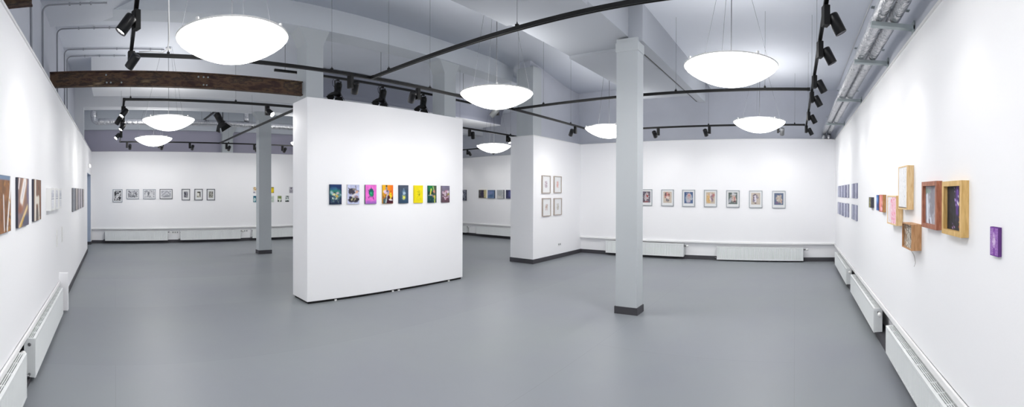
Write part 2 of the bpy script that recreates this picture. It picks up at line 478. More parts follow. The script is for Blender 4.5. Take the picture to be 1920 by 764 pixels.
# ------------------------------------------------------------------ pendant lamps
def pendant_meshes():
    R = 0.5
    bowl = MB().lathe([(0, -0.205), (0.06, -0.203), (0.14, -0.192), (0.22, -0.170), (0.30, -0.138), (0.37, -0.103), (0.43, -0.066), (0.475, -0.032), (0.498, 0.0)], 64, close=False).mesh('bowl')
    top = MB().lathe([(0.496, 0.008), (0.46, 0.020), (0.38, 0.033), (0.26, 0.043), (0.12, 0.048), (0, 0.049)], 64, close=False).mesh('cover')
    rim = MB().lathe([(0.499, -0.006), (0.503, -0.003), (0.503, 0.008), (0.499, 0.011), (0.492, 0.008), (0.492, -0.004), (0.499, -0.006)], 64, close=False).mesh('rim')
    clip = MB().box(-0.012, 0.012, -0.008, 0.012, 0.0, 0.03).bevel(0.004).mesh('clip')
    bowl.materials.append(M['lamp']); top.materials.append(M['lamptop']); rim.materials.append(M['plastic']); clip.materials.append(M['plastic'])
    return bowl, top, rim, clip
PB = pendant_meshes()
def pendant(label, x, y, z, zc):
    t = thing('pendant_lamp', label, 'pendant lamp', (x, y, z), 0.3, 'round opal pendant lamps')
    link('bowl', PB[0], None, t); link('cover', PB[1], None, t); link('rim', PB[2], None, t)
    for k in range(4):
        a = PI / 2 * k + 0.4
        link('clip', PB[3], None, t, (0.488 * math.cos(a), 0.488 * math.sin(a), 0.004), (0, 0, a - PI / 2))
    H = zc - z - 0.02
    MB().tube([(0, 0, 0.04), (0.004, 0, H * 0.5), (0, 0, H)], 0.0045, 6).build('power_cable', M['cable'], t)
    for k in range(3):
        a = 2 * PI * k / 3 + 0.7
        MB().tube([(0.46 * math.cos(a), 0.46 * math.sin(a), 0.012), (0.12 * math.cos(a), 0.12 * math.sin(a), H)], 0.002, 5).build('suspension_wire', M['wire'], t)
    MB().lathe([(0.05, H - 0.03), (0.055, H), (0, H + 0.002)], 20).build('ceiling_rose', M['plastic'], t)
pendant('round opal pendant lamp out of sight overhead, next to the viewer', 1.04, 0.688, 2.97, 4.08)
pendant('largest round opal pendant lamp, between the left wall and the nearest rail corner', 1.033, 3.726, 2.972, zvault(1.03))
pendant('round opal pendant lamp hanging in front of the top of the display wall', 4.603, 3.80, 2.96, zvault(4.6))
pendant('large round opal pendant lamp near the white column, on its side towards the portrait wall', 4.562, 0.686, 2.949, 4.08)
pendant('round opal pendant lamp partly hidden by the white column in front of it', 8.198, 3.765, 2.941, zvault(8.2))
pendant('round opal pendant lamp just in front of the seven portraits', 8.256, 0.691, 2.966, 4.08)
pendant('round opal pendant lamp below the long rusted beam, the larger of the two there', 1.023, 8.222, 2.986, 4.37)
pendant('round opal pendant lamp nearest the far wall with black and white prints', 1.034, 11.553, 3.04, 4.33)
pendant('round opal pendant lamp seen in the gap between display wall and projecting block', 9.68, 8.09, 2.955, 4.37)
pendant('round opal pendant lamp almost wholly hidden behind the edge of the display wall', 5.309, 11.098, 3.004, 4.33)

# ------------------------------------------------------------------ lighting rails
ZT = 3.0
def ceil_z(x, y):
    if y < 2.0: return 4.08
    if y < 3.26 and x < 8.75: return 3.62
    if y < 6.33: return zvault(x)
    if y < 8.85: return 4.37
    if y < 9.76: return 3.77
    if y < 10.47: return 4.37
    return 4.33
def rail(label, a, b, hang):
    a, b = Vector((a[0], a[1], ZT)), Vector((b[0], b[1], ZT))
    L = (b - a).length; rz = math.atan2(b.y - a.y, b.x - a.x)
    t = thing('lighting_rail', label, 'lighting rail', a, rz, 'black lighting rails')
    m = MB(); m.box(0, L, -0.017, 0.017, 0.006, 0.036); m.box(0, L, -0.017, -0.007, 0.0, 0.006); m.box(0, L, 0.007, 0.017, 0.0, 0.006)
    m.build('rail_profile', M['black'], t)
    for u in (0.0, L):
        bx(u - 0.02, u + 0.02, -0.02, 0.02, -0.002, 0.038).build('end_cap', M['blackm'], t)
    for u in hang:
        p = a + (b - a) * (u / L); h = ceil_z(p.x, p.y) - ZT
        MB().tube([(u, 0, 0.06), (u, 0, h)], 0.002, 5).build('suspension_wire', M['wire'], t)
        MB().box(u - 0.014, u + 0.014, -0.012, 0.012, 0.036, 0.056).lathe([(0.007, 0.056), (0.004, 0.075)], 8, Matrix.Translation((u, 0, 0))).build('clamp', M['blackm'], t)
    return t
rail('black rail along the left wall, running from overhead to the first corner', (0.165, 0.2), (0.165, 4.42), [1.6])
rail('long black rail crossing the room in front of the display wall', (0.225, 4.47), (8.95, 4.47), [0.33, 2.22, 3.75, 5.78, 7.6])
rail('black rail sweeping from overhead to the long rail before the display wall', (3.0, 0.2), (3.0, 4.42), [3.9, 2.05])
rail('black rail passing behind the white column towards the silver ducts', (5.88, 4.42), (5.88, -0.175), [0.55, 2.75, 4.0])
rail('black rail along the wall of seven portraits', (8.93, 4.42), (8.93, -0.175), [0.6, 2.6, 4.4])
rail('black rail parallel to the right wall and the silver ducts', (0.4, -0.22), (9.0, -0.22), [4.2, 5.6, 7.2])
rail('black rail seen under the rusted beam, running behind the display wall', (0.14, 6.6), (10.4, 6.6), [0.1, 1.75, 6.6, 8.4])
rail('short-looking black rail receding along the left wall beyond the rusted beam', (0.14, 6.65), (0.14, 12.10), [2.6])
rail('black rail along the far wall with the black and white prints', (0.16, 12.15), (10.4, 12.15), [1.0, 3.1])
rail('slanting black rail that meets the far wall rail near the thin column', (3.0, 6.65), (3.0, 12.10), [2.5])
rail('black rail behind the projecting block, before the blue canvases', (10.42, 6.65), (10.42, 12.10), [2.2, 4.0])

# ------------------------------------------------------------------ track spotlights
AD = MB().box(-0.034, 0.034, -0.024, 0.024, -0.15, 0.0).bevel(0.004).mesh('adapter'); AD.materials.append(M['blackm'])
ARM = MB().tube([(0, 0, -0.12), (0, 0.075, -0.12)], 0.011, 8).mesh('arm'); ARM.materials.append(M['blackm'])
h = MB()
h.lathe([(0.0, 0.075), (0.036, 0.075), (0.044, 0.069), (0.046, 0.055), (0.046, -0.078), (0.043, -0.08), (0.040, -0.074), (0.038, -0.045), (0.0, -0.043)], 28)
HEAD = h.mesh('head'); HEAD.materials.append(M['bronze'])
HEADG = HEAD.copy(); HEADG.materials.clear(); HEADG.materials.append(M['greyhouse'])
LENS = MB().lathe([(0.0, -0.056), (0.022, -0.058), (0.037, -0.066), (0.037, -0.060), (0.0, -0.05)], 24, close=False).mesh('lens'); LENS.materials.append(M['lens'])
def spot(label, x, y, aim, power=22.0, side=None, grey=False, size=74):
    pos = Vector((x, y, ZT)); aim = Vector(aim)
    flat = Vector((aim.x - x, aim.y - y, 0))
    if side is None: side = flat.normalized()
    else: side = Vector((side[0], side[1], 0)).normalized()
    rz = math.atan2(side.y, side.x) - PI / 2
    t = thing('track_spotlight', label, 'spotlight', pos, rz, 'black spotlights on the rails')
    link('adapter', AD, None, t); link('arm', ARM, None, t)
    hp = pos + side * 0.085 + Vector((0, 0, -0.12))
    d = (aim - hp).normalized()
    R = Matrix.Rotation(-rz, 3, 'Z')
    q = (R @ d).to_track_quat('-Z', 'Y')
    hd = link('head', HEADG if grey else HEAD, None, t, (0, 0.085, -0.12), q)
    link('lens', LENS, None, hd)
    ld = bpy.data.lights.new('lamp', 'SPOT'); ld.energy = power; ld.spot_size = math.radians(size); ld.spot_blend = 1.0
    ld.shadow_soft_size = 0.022; ld.color = (1.0, 0.985, 0.96)
    lo = bpy.data.objects.new('lamp', ld); COL.objects.link(lo); lo.parent = t
    lo.location = Vector((0, 0.085, -0.12)) + (R @ d) * 0.095; lo.rotation_mode = 'QUATERNION'; lo.rotation_quaternion = q
    return t
E0 = 5.5
spot('black spotlight out of sight above, nearest the viewer on the left wall rail', 0.165, 1.6, (XL, 1.9, 1.7), E0)
spot('black spotlight with glowing tilted head, high beside the largest lamp', 0.165, 3.33, (XL, 3.3, 1.75), E0, side=(-1, -0.5))
spot('black spotlight at the first rail corner, above the rusted beam', 0.165, 4.30, (XL, 5.2, 1.7), E0, side=(0.15, -1))
spot('glowing spotlight topmost in the cluster beyond the rusted beam', 0.14, 7.05, (XL, 6.5, 1.7), E0, side=(0.1, -1))
spot('spotlight tilted away in the cluster beyond the rusted beam, just below the topmost', 0.14, 7.75, (XL, 8.2, 1.7), E0, side=(-1, -0.6))
spot('glowing spotlight third down in the cluster beyond the rusted beam', 0.14, 8.55, (XL, 8.0, 1.6), E0, side=(0.1, -1))
spot('small brightly shining spotlight lowest in the cluster beside the left wall', 0.14, 9.9, (XL, 9.2, 1.9), E0, side=(-1, -0.3))
spot('glowing spotlight above the thin column, on the rail under the rusted beam', 2.42, 6.6, (2.9, 5.4, 2.05), 8, side=(0.2, -1))
for lab, xx in (('black spotlight on the far rail, nearest the left wall', 0.34), ('black spotlight half hidden below the lamp nearest the far wall', 1.24),
                ('black spotlight on the far rail, above the fourth and fifth black and white prints', 2.12), ('black spotlight on the far rail, at the foot of the slanting rail', 3.2),
                ('black spotlight on the far rail, close beside the thin column', 4.05), ('black spotlight on the far rail, in the gap between thin column and display wall', 4.95)):
    spot(lab, xx, 12.15, (xx + 0.05, YB, 1.75), E0, side=(1, 0.25))
spot('black spotlight before the display wall, between the first two floodlights', 2.7, 4.47, (3.2, 5.55, 1.75), E0 * 0.75, side=(1, 0.3))
spot('black spotlight before the display wall, between the second and third floodlights', 3.76, 4.47, (4.0, 5.55, 1.75), E0 * 0.75, side=(-1, 0.3))
spot('grey spotlight just under the lamp in front of the display wall', 5.42, 4.47, (4.9, 5.55, 1.75), E0 * 0.75, side=(-1, -0.2), grey=True)
spot('black spotlight above the four small framed drawings', 8.02, 4.47, (8.7, YN, 1.7), E0, side=(-0.2, 1))
spot('black spotlight on the portrait wall rail, nearest the white column', 8.93, 2.93, (XR, 2.95, 1.7), E0, side=(0.1, 1))
spot('black spotlight on the portrait wall rail, above the fourth portrait', 8.93, 1.80, (XR, 1.75, 1.7), E0, side=(0.1, 1))
spot('grey spotlight under the lamp before the portraits', 8.93, 0.36, (XR, 0.4, 1.7), E0, side=(0.1, -1), grey=True)
spot('black spotlight out of sight above the large wooden boxes', 2.1, -0.22, (2.3, YR, 1.75), 3.0)
for lab, xx in (('topmost of the black spotlights beside the silver ducts', 3.22), ('second black spotlight from the top beside the silver ducts', 3.98),
                ('third black spotlight from the top beside the silver ducts', 5.13), ('black spotlight where the rail behind the column meets the right wall rail', 5.95),
                ('black spotlight fifth from the top beside the silver ducts', 7.4), ('lowest black spotlight beside the silver ducts, at the end of the rail', 8.9)):
    spot(lab, xx, -0.22, (xx + 0.15, YR, 1.75), E0, side=(0.3, -1))
spot('black spotlight on the rail seen past the end of the display wall', 7.05, 6.6, (8.2, 7.3, 0.9), 8, side=(1, -0.3))
spot('glowing spotlight seen just beside the top corner of the projecting block', 8.42, 6.6, (8.1, 5.9, 1.2), 6, side=(-0.3, -1))
spot('black spotlight behind the block, left of the lamp in the gap', 10.42, 9.85, (XF, 9.9, 1.7), E0, side=(0.2, -1))
spot('black spotlight behind the block, just below the lamp in the gap', 10.42, 8.85, (XF, 8.95, 1.7), E0, side=(0.2, -1))
spot('black spotlight hidden by the display wall, lighting the dark canvas beyond it', 10.42, 11.1, (XF, 11.2, 1.7), E0, side=(0.2, -1))

# ------------------------------------------------------------------ theatre floodlights and their bars
def bar(label, a, b, zb, rods):
    L = (Vector(b) - Vector(a)).length
    t = thing('lighting_bar', label, 'lighting bar', (a[0], a[1], zb), math.atan2(b[1] - a[1], b[0] - a[0]))
    bx(0, L, -0.02, 0.02, 0, 0.04).build('bar_profile', M['black'], t)
    for u in rods:
        p = Vector(a) + (Vector(b) - Vector(a)) * (u / L)
        h = ceil_z(p.x, p.y) - zb
        MB().tube([(u, 0, 0.04), (u, 0, h)], 0.0035, 8).build('hanging_rod', M['black'], t)
        bx(u - 0.018, u + 0.018, -0.018, 0.018, h - 0.02, h).build('ceiling_plate', M['black'], t)
    return t
bar('black lighting bar fixed behind the two columns, above the display wall', (2.66, 6.9), (7.42, 6.9), 3.665, [0.2, 2.2, 4.5])
bar('short black lighting bar hung in the far bay before the silver duct', (2.70, 13.35), (2.74, 10.98), 3.80, [0.05, 1.2])

def floodlight(label, x, y, ztop, aim, s=1.0, turn=0.0):
    t = thing('theatre_floodlight', label, 'floodlight', (x, y, ztop), turn, 'black theatre floodlights')
    y_ = MB(); y_.box(-0.075 * s, -0.068 * s, -0.015 * s, 0.015 * s, -0.16 * s, 0); y_.box(0.068 * s, 0.075 * s, -0.015 * s, 0.015 * s, -0.16 * s, 0)
    y_.box(-0.075 * s, 0.075 * s, -0.015 * s, 0.015 * s, -0.008 * s, 0.0); y_.build('yoke', M['black'], t)
    MB().box(-0.02 * s, 0.02 * s, -0.02 * s, 0.02 * s, 0, 0.03 * s).build('hook_clamp', M['black'], t)
    q = (Matrix.Rotation(-turn, 3, 'Z') @ Vector(aim)).to_track_quat('-Z', 'Y')
    b = MB()
    b.lathe([(0.0, 0.13 * s), (0.04 * s, 0.13 * s), (0.062 * s, 0.115 * s), (0.066 * s, 0.05 * s), (0.060 * s, 0.045 * s), (0.066 * s, 0.03 * s), (0.060 * s, 0.025 * s), (0.066 * s, 0.01 * s), (0.066 * s, -0.08 * s), (0.08 * s, -0.09 * s), (0.08 * s, -0.11 * s), (0, -0.105 * s)], 20)
    body = b.build('lamp_body', M['black'], t, (0, 0, -0.155 * s), q)
    for k in range(4):
        a = PI / 2 * k
        f = MB(); R = Matrix.Rotation(a, 4, 'Z')
        for i, (y0, z0, hw) in enumerate(((0.075, -0.11, 0.07), (0.135, -0.20, 0.11))): pass
        v = [f.bm.verts.new(R @ Vector(p) * s) for p in ((-0.065, 0.078, -0.11), (0.065, 0.078, -0.11), (0.11, 0.145, -0.215), (-0.11, 0.145, -0.215))]
        w_ = [f.bm.verts.new(R @ Vector((p[0], p[1] + 0.003, p[2] + 0.002)) * s) for p in ((-0.065, 0.078, -0.11), (0.065, 0.078, -0.11), (0.11, 0.145, -0.215), (-0.11, 0.145, -0.215))]
        f.bm.faces.new(v); f.bm.faces.new(w_[::-1])
        for i in range(4): f.bm.faces.new([v[i], v[(i + 1) % 4], w_[(i + 1) % 4], w_[i]])
        f.build('barn_door', M['blackm'], body)
    MB().tube([(-0.1 * s, 0, 0.02 * s), (-0.13 * s, 0, -0.03 * s), (-0.12 * s, 0, -0.1 * s), (-0.07 * s, 0.0, -0.13 * s)], 0.005, 6).build('power_cord', M['blackm'], t)
    return t
floodlight('black theatre floodlight over the display wall, nearest the thin end', 3.90, 6.9, 3.635, (-0.35, -0.25, -1), 1.0, 0.2)
floodlight('black theatre floodlight over the middle of the display wall', 4.90, 6.9, 3.635, (-0.4, -0.2, -1), 1.0, 0.2)
floodlight('black theatre floodlight over the display wall, beside the second column', 5.95, 6.9, 3.635, (-0.35, -0.2, -1), 1.0, 0.2)
floodlight('large black theatre floodlight hanging in the far bay before the silver duct', 2.74, 11.15, 3.752, (0.45, -0.3, -1), 1.35, 0.1)

# ------------------------------------------------------------------ silver ducts, brackets, conduits
def duct_mesh(path, r, rib=0.25):
    pts = [Vector(p) for p in path]; out = []; rad = []
    rnd = random.Random(3)
    for a, b in zip(pts, pts[1:]):
        L = (b - a).length; n = max(2, int(L / 0.028))
        for i in range(n):
            u = i / n; out.append(a + (b - a) * u); s_ = (u * L) % rib
            rad.append(r * (0.90 if s_ < 0.03 else 1.0 + rnd.uniform(-0.012, 0.012)))
    out.append(pts[-1]); rad.append(r)
    return MB().tube(out, r, 20, rad)
def arc(c, r, a0, a1, axis, n=7):
    return [(c[0] + r * math.cos(a0 + (a1 - a0) * k / n), c[1], c[2] + r * math.sin(a0 + (a1 - a0) * k / n)) if axis == 'xz' else
            (c[0], c[1] + r * math.cos(a0 + (a1 - a0) * k / n), c[2] + r * math.sin(a0 + (a1 - a0) * k / n)) for k in range(n + 1)]
def right_duct(label, y, xe):
    path = [(0.3, y, 3.05)] + arc((xe - 0.12, y, 2.93), 0.12, PI / 2, 0, 'xz', 5) + [(xe, y, 2.70)]
    o = duct_mesh([(p[0] - 5, p[1] - y, p[2] - 3.05) for p in path], 0.058).build('ventilation_duct', M['foil'], None, (5, y, 3.05))
    tag(o, label, 'duct', 'twin silver ducts by the right wall')
right_duct('silver foil duct along the right wall, the one nearer the room', -0.668, 10.27)
right_duct('silver foil duct along the right wall, the one nearer the masonry', -0.792, 10.27)
for lab, xx in (('steel bracket holding the twin ducts, nearest the viewer', 3.45), ('steel bracket holding the twin ducts, second from the viewer', 4.45),
                ('steel bracket holding the twin ducts, third from the viewer', 6.3), ('steel bracket holding the twin ducts, beside their bend', 8.5)):
    t = thing('duct_bracket', lab, 'bracket', (xx, -0.962, 2.985), 0, 'steel brackets under the twin ducts')
    bx(-0.03, 0.03, 0, 0.36, -0.03, 0.004).build('bracket_arm', M['galv'], t)
    bx(-0.03, 0.03, 0.0, 0.012, -0.12, 0.04).build('wall_plate', M['galv'], t)
    bx(-0.022, 0.022, 0.04, 0.36, 0.124, 0.128).build('strap', M['galv'], t)
path = [(-0.62, 12.6, 3.98)] + [(-0.62, 12.6, 3.78)] + arc((-0.50, 12.6, 3.78), 0.12, PI, 1.5 * PI, 'xz', 5) + [(9.0, 12.6, 3.66)]
o = duct_mesh([(p[0], p[1] - 12.6, p[2] - 3.66) for p in path], 0.098, 0.16).build('ventilation_duct', M['foil'], None, (0, 12.6, 3.66))
tag(o, 'thick silver foil duct crossing the far bay behind the thin column', 'duct')
t = thing('duct_branch', 'silver duct stub with square plate above the far duct', 'duct', (3.95, 12.6, 3.762))
duct_mesh([(0, 0, 0.0), (0.0, 0, 0.2), (0.0, 0, 0.36)], 0.09, 0.12).build('collar', M['foil'], t)
bx(-0.2, 0.2, -0.2, 0.2, 0.36, 0.44).build('plate', M['soffit'], t)
t = thing('cable_tray', 'pale metal cable tray slanting across the far bay behind the floodlight', 'cable tray', (3.4, 11.45, 3.98), math.radians(62))
bx(-0.8, 0.8, -0.12, 0.12, 0, 0.012).build('tray_base', M['plastic'], t)
bx(-0.8, 0.8, -0.125, -0.115, 0, 0.06).build('side_rail', M['plastic'], t); bx(-0.8, 0.8, 0.115, 0.125, 0, 0.06).build('side_rail', M['plastic'], t)

def conduit(label, y, zt, xend, zb=2.9):
    r = 0.09
    pts = [(-0.962, 0, zb), (-0.962, 0, zt - r)] + [(-0.962 + r - r * math.cos(PI / 2 * k / 5), 0, zt - r + r * math.sin(PI / 2 * k / 5)) for k in range(1, 6)] + [(xend, 0, zt)]
    t = thing('electrical_conduit', label, 'conduit', (0, y, 0), 0, 'grey conduits above the left wall')
    MB().tube(pts, 0.012, 8).build('pipe', M['conduit'], t)
    n = 3
    for k in range(n):
        x = -0.6 + (xend + 0.4) * k / (n - 1) * 0.95
        MB().box(x - 0.012, x + 0.012, -0.018, 0.018, zt - 0.018, zt + 0.014).build('saddle', M['conduit'], t)
    bx(-0.978, -0.945, -0.02, 0.02, 3.2, 3.23).build('saddle', M['conduit'], t)
    return t
conduit('grey conduit on the masonry, ending in a short run nearest the viewer', 5.76, 4.12, -0.10)
conduit('grey conduit above the rusted beam that ends in a small box', 7.22, 4.345, 0.14)
conduit('grey conduit above the rusted beam with the longest ceiling run', 8.28, 4.345, 0.95)
conduit('grey conduit lowest of those above the rusted beam', 8.70, 4.345, 0.22)
o = MB().tube([(0, 0, 2.9), (0, 0.01, 3.5), (0, -0.012, 3.9), (0, 0, 4.14)], 0.012, 8).build('electrical_conduit', M['conduit'], None, (-0.965, 4.96, 0))
tag(o, 'straight upright grey conduit on the masonry above the left display wall', 'conduit', 'grey conduits above the left wall')
t = thing('conduit_junction_box', 'small grey junction box at the end of a ceiling conduit', 'junction box', (0.19, 7.22, 4.33))
bx(-0.05, 0.05, -0.03, 0.03, 0, 0.038).bevel(0.006).build('box_body', M['conduit'], t)
bx(-0.04, 0.04, -0.022, 0.022, -0.006, 0).build('cover', M['conduit'], t)
o = MB().tube([(0.555, 0, 4.2), (0.56, 0, 3.6), (0.565, 0, 3.2), (0.55, 0, 3.09), (0.50, 0, 3.05), (0.36, 0, 3.06), (0.25, 0, 3.05)], 0.007, 8).build('power_cable', M['whitecable'], None, (0, 4.47, 0))
tag(o, 'white cable dropping from the ceiling to the rail beside the largest lamp', 'cable')
o = MB().tube([(0, 0, 4.05), (2.5, 0.004, 4.06), (5.5, 0, 4.05)], 0.006, 6).build('ceiling_cable', M['whitecable'], None, (4.3, -0.955, 0.0))
tag(o, 'thin pale cable along the ceiling edge above the twin ducts', 'cable')

# ------------------------------------------------------------------ radiators
def radiator(label, loc, rz, L, z0, z1, valve, group):
    # local x along the wall as seen from the room, -y towards the room, origin on the floor below its back
    t = thing('radiator', label, 'radiator', loc, rz, group)
    D = 0.10; n = max(4, int(L / 0.0333)); h = z1 - z0
    fp = MB(); ys = []
    for i in range(n * 4 + 1):
        x = L * i / (n * 4); ph = i % 4
        ys.append((x, -D + (0.0 if ph in (0, 1) else 0.006) if 2 < i < n * 4 - 2 else -D))
    lv = [(z0, 0), (z0 + 0.016, 0), (z0 + 0.026, 1), (z1 - 0.030, 1), (z1 - 0.020, 0), (z1, 0)]
    rows = [[fp.bm.verts.new((x, -D if not k else y, z)) for x, y in ys] for z, k in lv]
    for A, B in zip(rows, rows[1:]):
        for i in range(len(A) - 1): fp.bm.faces.new([A[i], A[i + 1], B[i + 1], B[i]])
    bk = [fp.bm.verts.new((x, -D + 0.014, z)) for x, z in ((0, z0), (L, z0), (L, z1), (0, z1))]
    fp.bm.faces.new(bk[::-1])
    fp.bm.faces.new([bk[0], bk[1]] + rows[0][::-1]); fp.bm.faces.new([bk[2], bk[3]] + rows[-1])
    fp.bm.faces.new([bk[3], bk[0]] + [r[0] for r in rows]); fp.bm.faces.new([bk[1], bk[2]] + [r[-1] for r in rows][::-1])
    fp.build('front_panel', M['radiator'], t)
    bx(0.01, L - 0.01, -D + 0.03, -0.012, z0 + 0.01, z1 - 0.03).build('core', M['radin'], t)
    g = MB()
    for k in range(6):
        y = -D + 0.019 + k * 0.0145
        g.box(0.006, L - 0.006, y, y + 0.006, z1 - 0.012, z1 - 0.002)
    m = max(2, int(L / 0.16))
    for k in range(m + 1):
        x = 0.006 + (L - 0.022) * k / m
        g.box(x, x + 0.010, -D + 0.0145, -0.008, z1 - 0.014, z1 - 0.001)
    g.box(0.002, L - 0.002, -D + 0.0142, -D + 0.018, z1 - 0.02, z1); g.box(0.002, L - 0.002, -0.010, -0.004, z1 - 0.03, z1)
    g.build('grille', M['radiator'], t)
    for x0, x1 in ((-0.003, 0.003), (L - 0.003, L + 0.003)):
        bx(x0, x1, -D + 0.012, -0.004, z0 + 0.004, z1 + 0.001).build('side_cover', M['radiator'], t)
    s = 1 if valve == 'hi' else -1
    xe = L if s > 0 else 0.0
    vb = MB(); vb.tube([(xe + s * 0.004, -0.05, z1 - 0.045), (xe + s * 0.055, -0.05, z1 - 0.045)], 0.013, 10)
    vb.tube([(xe + s * 0.03, -0.05, z1 - 0.045), (xe + s * 0.03, -0.02, z1 - 0.06)], 0.010, 8)
    v = vb.build('valve', M['chrome'], t)
    MB().lathe([(0.0, 0.0), (0.017, 0.0), (0.022, 0.012), (0.023, 0.05), (0.019, 0.062), (0, 0.066)], 16, Matrix.Translation((xe + s * 0.055, -0.05, z1 - 0.045)) @ Matrix.Rotation(s * PI / 2, 4, 'Y')).build('thermostat_head', M['plastic'], v)
    o = -s; xo = 0.0 if s > 0 else L
    MB().tube([(xo + o * 0.003, -0.05, z0 + 0.03), (xo + o * 0.045, -0.05, z0 + 0.03), (xo + o * 0.05, -0.01, z0 + 0.03)], 0.011, 8).build('return_union', M['chrome'], t)
    MB().lathe([(0.0, 0), (0.014, 0), (0.014, 0.008), (0.006, 0.012), (0, 0.012)], 12, Matrix.Translation((xo + o * 0.002, -0.05, z1 - 0.05)) @ Matrix.Rotation(o * PI / 2, 4, 'Y')).build('bleed_plug', M['chrome'], t)
    return t
G1, G2, G3, G4, G5 = 'radiators under the left wall ledge', 'radiators under the right wall ledge', 'radiators under the portraits', 'radiators along the far wall', 'radiators behind the projecting block'
YRB = -0.955
radiator('white radiator under the left wall ledge, the farther one ending at the white end board', (-0.765, 3.55, 0), PI / 2, 1.95, 0.05, 0.378, 'hi', G1)
radiator('white radiator in the near bottom corner under the left wall ledge', (-0.765, 2.43, 0), PI / 2, 0.77, 0.05, 0.385, 'hi', G1)
radiator('white radiator under the right wall ledge, nearest the viewer, cut by the picture edge', (4.0, YRB, 0), PI, 2.4, 0.10, 0.355, 'hi', G2)
radiator('white radiator under the right wall ledge, middle one of three', (6.63, YRB, 0), PI, 2.0, 0.09, 0.352, 'hi', G2)
radiator('white radiator under the right wall ledge, in the corner below the portraits', (9.28, YRB, 0), PI, 2.09, 0.08, 0.345, 'hi', G2)
radiator('white ribbed radiator partly hidden by the white column', (XR, 4.703, 0), -PI / 2, 2.05, 0.065, 0.37, 'hi', G3)
radiator('white ribbed radiator below the last three portraits', (XR, 1.836, 0), -PI / 2, 2.03, 0.032, 0.336, 'hi', G3)
radiator('white radiator on the far wall, nearest the doorway', (-0.315, YB, 0), 0, 1.965, 0.09, 0.388, 'hi', G4)
radiator('white radiator on the far wall, second from the doorway', (2.055, YB, 0), 0, 1.972, 0.09, 0.380, 'hi', G4)
radiator('white radiator on the far wall, partly behind the thin column', (4.44, YB, 0), 0, 2.3, 0.09, 0.385, 'hi', G4)
radiator('white radiator seen in the gap before the block, under the blue canvases', (XF, 10.55, 0), -PI / 2, 2.2, 0.10, 0.372, 'hi', G5)
radiator('white radiator in the gap, mostly hidden by the display wall', (XF, 13.1, 0), -PI / 2, 2.05, 0.10, 0.36, 'hi', G5)

# ------------------------------------------------------------------ sockets, switches, emergency light
def socket(label, loc, rz, n=2, vertical=False):
    t = thing('wall_socket', label, 'socket', loc, rz)
    for k in range(n):
        x, z = ((0, -k * 0.071) if vertical else (k * 0.071, 0))
        p_ = bx(x - 0.035, x + 0.035, -0.010, 0, z - 0.035, z + 0.035).bevel(0.003).build('cover_plate', M['plastic'], t)
        MB().lathe([(0.021, 0.0), (0.021, 0.003), (0.018, 0.003), (0.018, 0.001), (0, 0.001)], 20, Matrix.Translation((x, -0.010, z)) @ Matrix.Rotation(PI / 2, 4, 'X')).build('socket_well', M['conduit'], p_)
    return t
socket('white double socket low on the projecting block below the drawings', (9.027, YN, 0.333), 0)
socket('white sockets on the far wall between its first two radiators', (1.83, YB + 0.04, 0.325), 0, 3)
socket('white sockets on the far wall beside the thin column', (4.13, YB + 0.04, 0.325), 0, 3)
def switches(label, y, zc, n):
    t = thing('light_switch', label, 'switch', (XL, y, zc), PI / 2, 'light switches on the left wall')
    bx(-0.04, 0.04, -0.009, 0, -0.035 - (n - 1) * 0.0355, 0.035 + (n - 1) * 0.0355).bevel(0.003).build('plate', M['plastic'], t)
    for k in range(n):
        z = (k - (n - 1) / 2) * 0.071
        bx(-0.027, 0.027, -0.014, -0.009, z - 0.027, z + 0.027).bevel(0.002).build('rocker', M['plastic'], t)
switches('upright triple light switch on the left wall below the white boxes', 5.47, 1.02, 3)
switches('upright triple light switch on the left wall, farther from the white boxes', 6.02, 1.015, 3)
t = thing('emergency_light', 'small white emergency light high beside the doorway', 'emergency light', (XL, 12.2, 2.30), PI / 2)
bx(-0.14, 0.14, -0.03, 0, 0, 0.11).bevel(0.006).build('housing', M['plastic'], t)
bx(-0.12, 0.12, -0.055, -0.03, 0.01, 0.09).bevel(0.006).build('diffuser', M['emlight'], t)

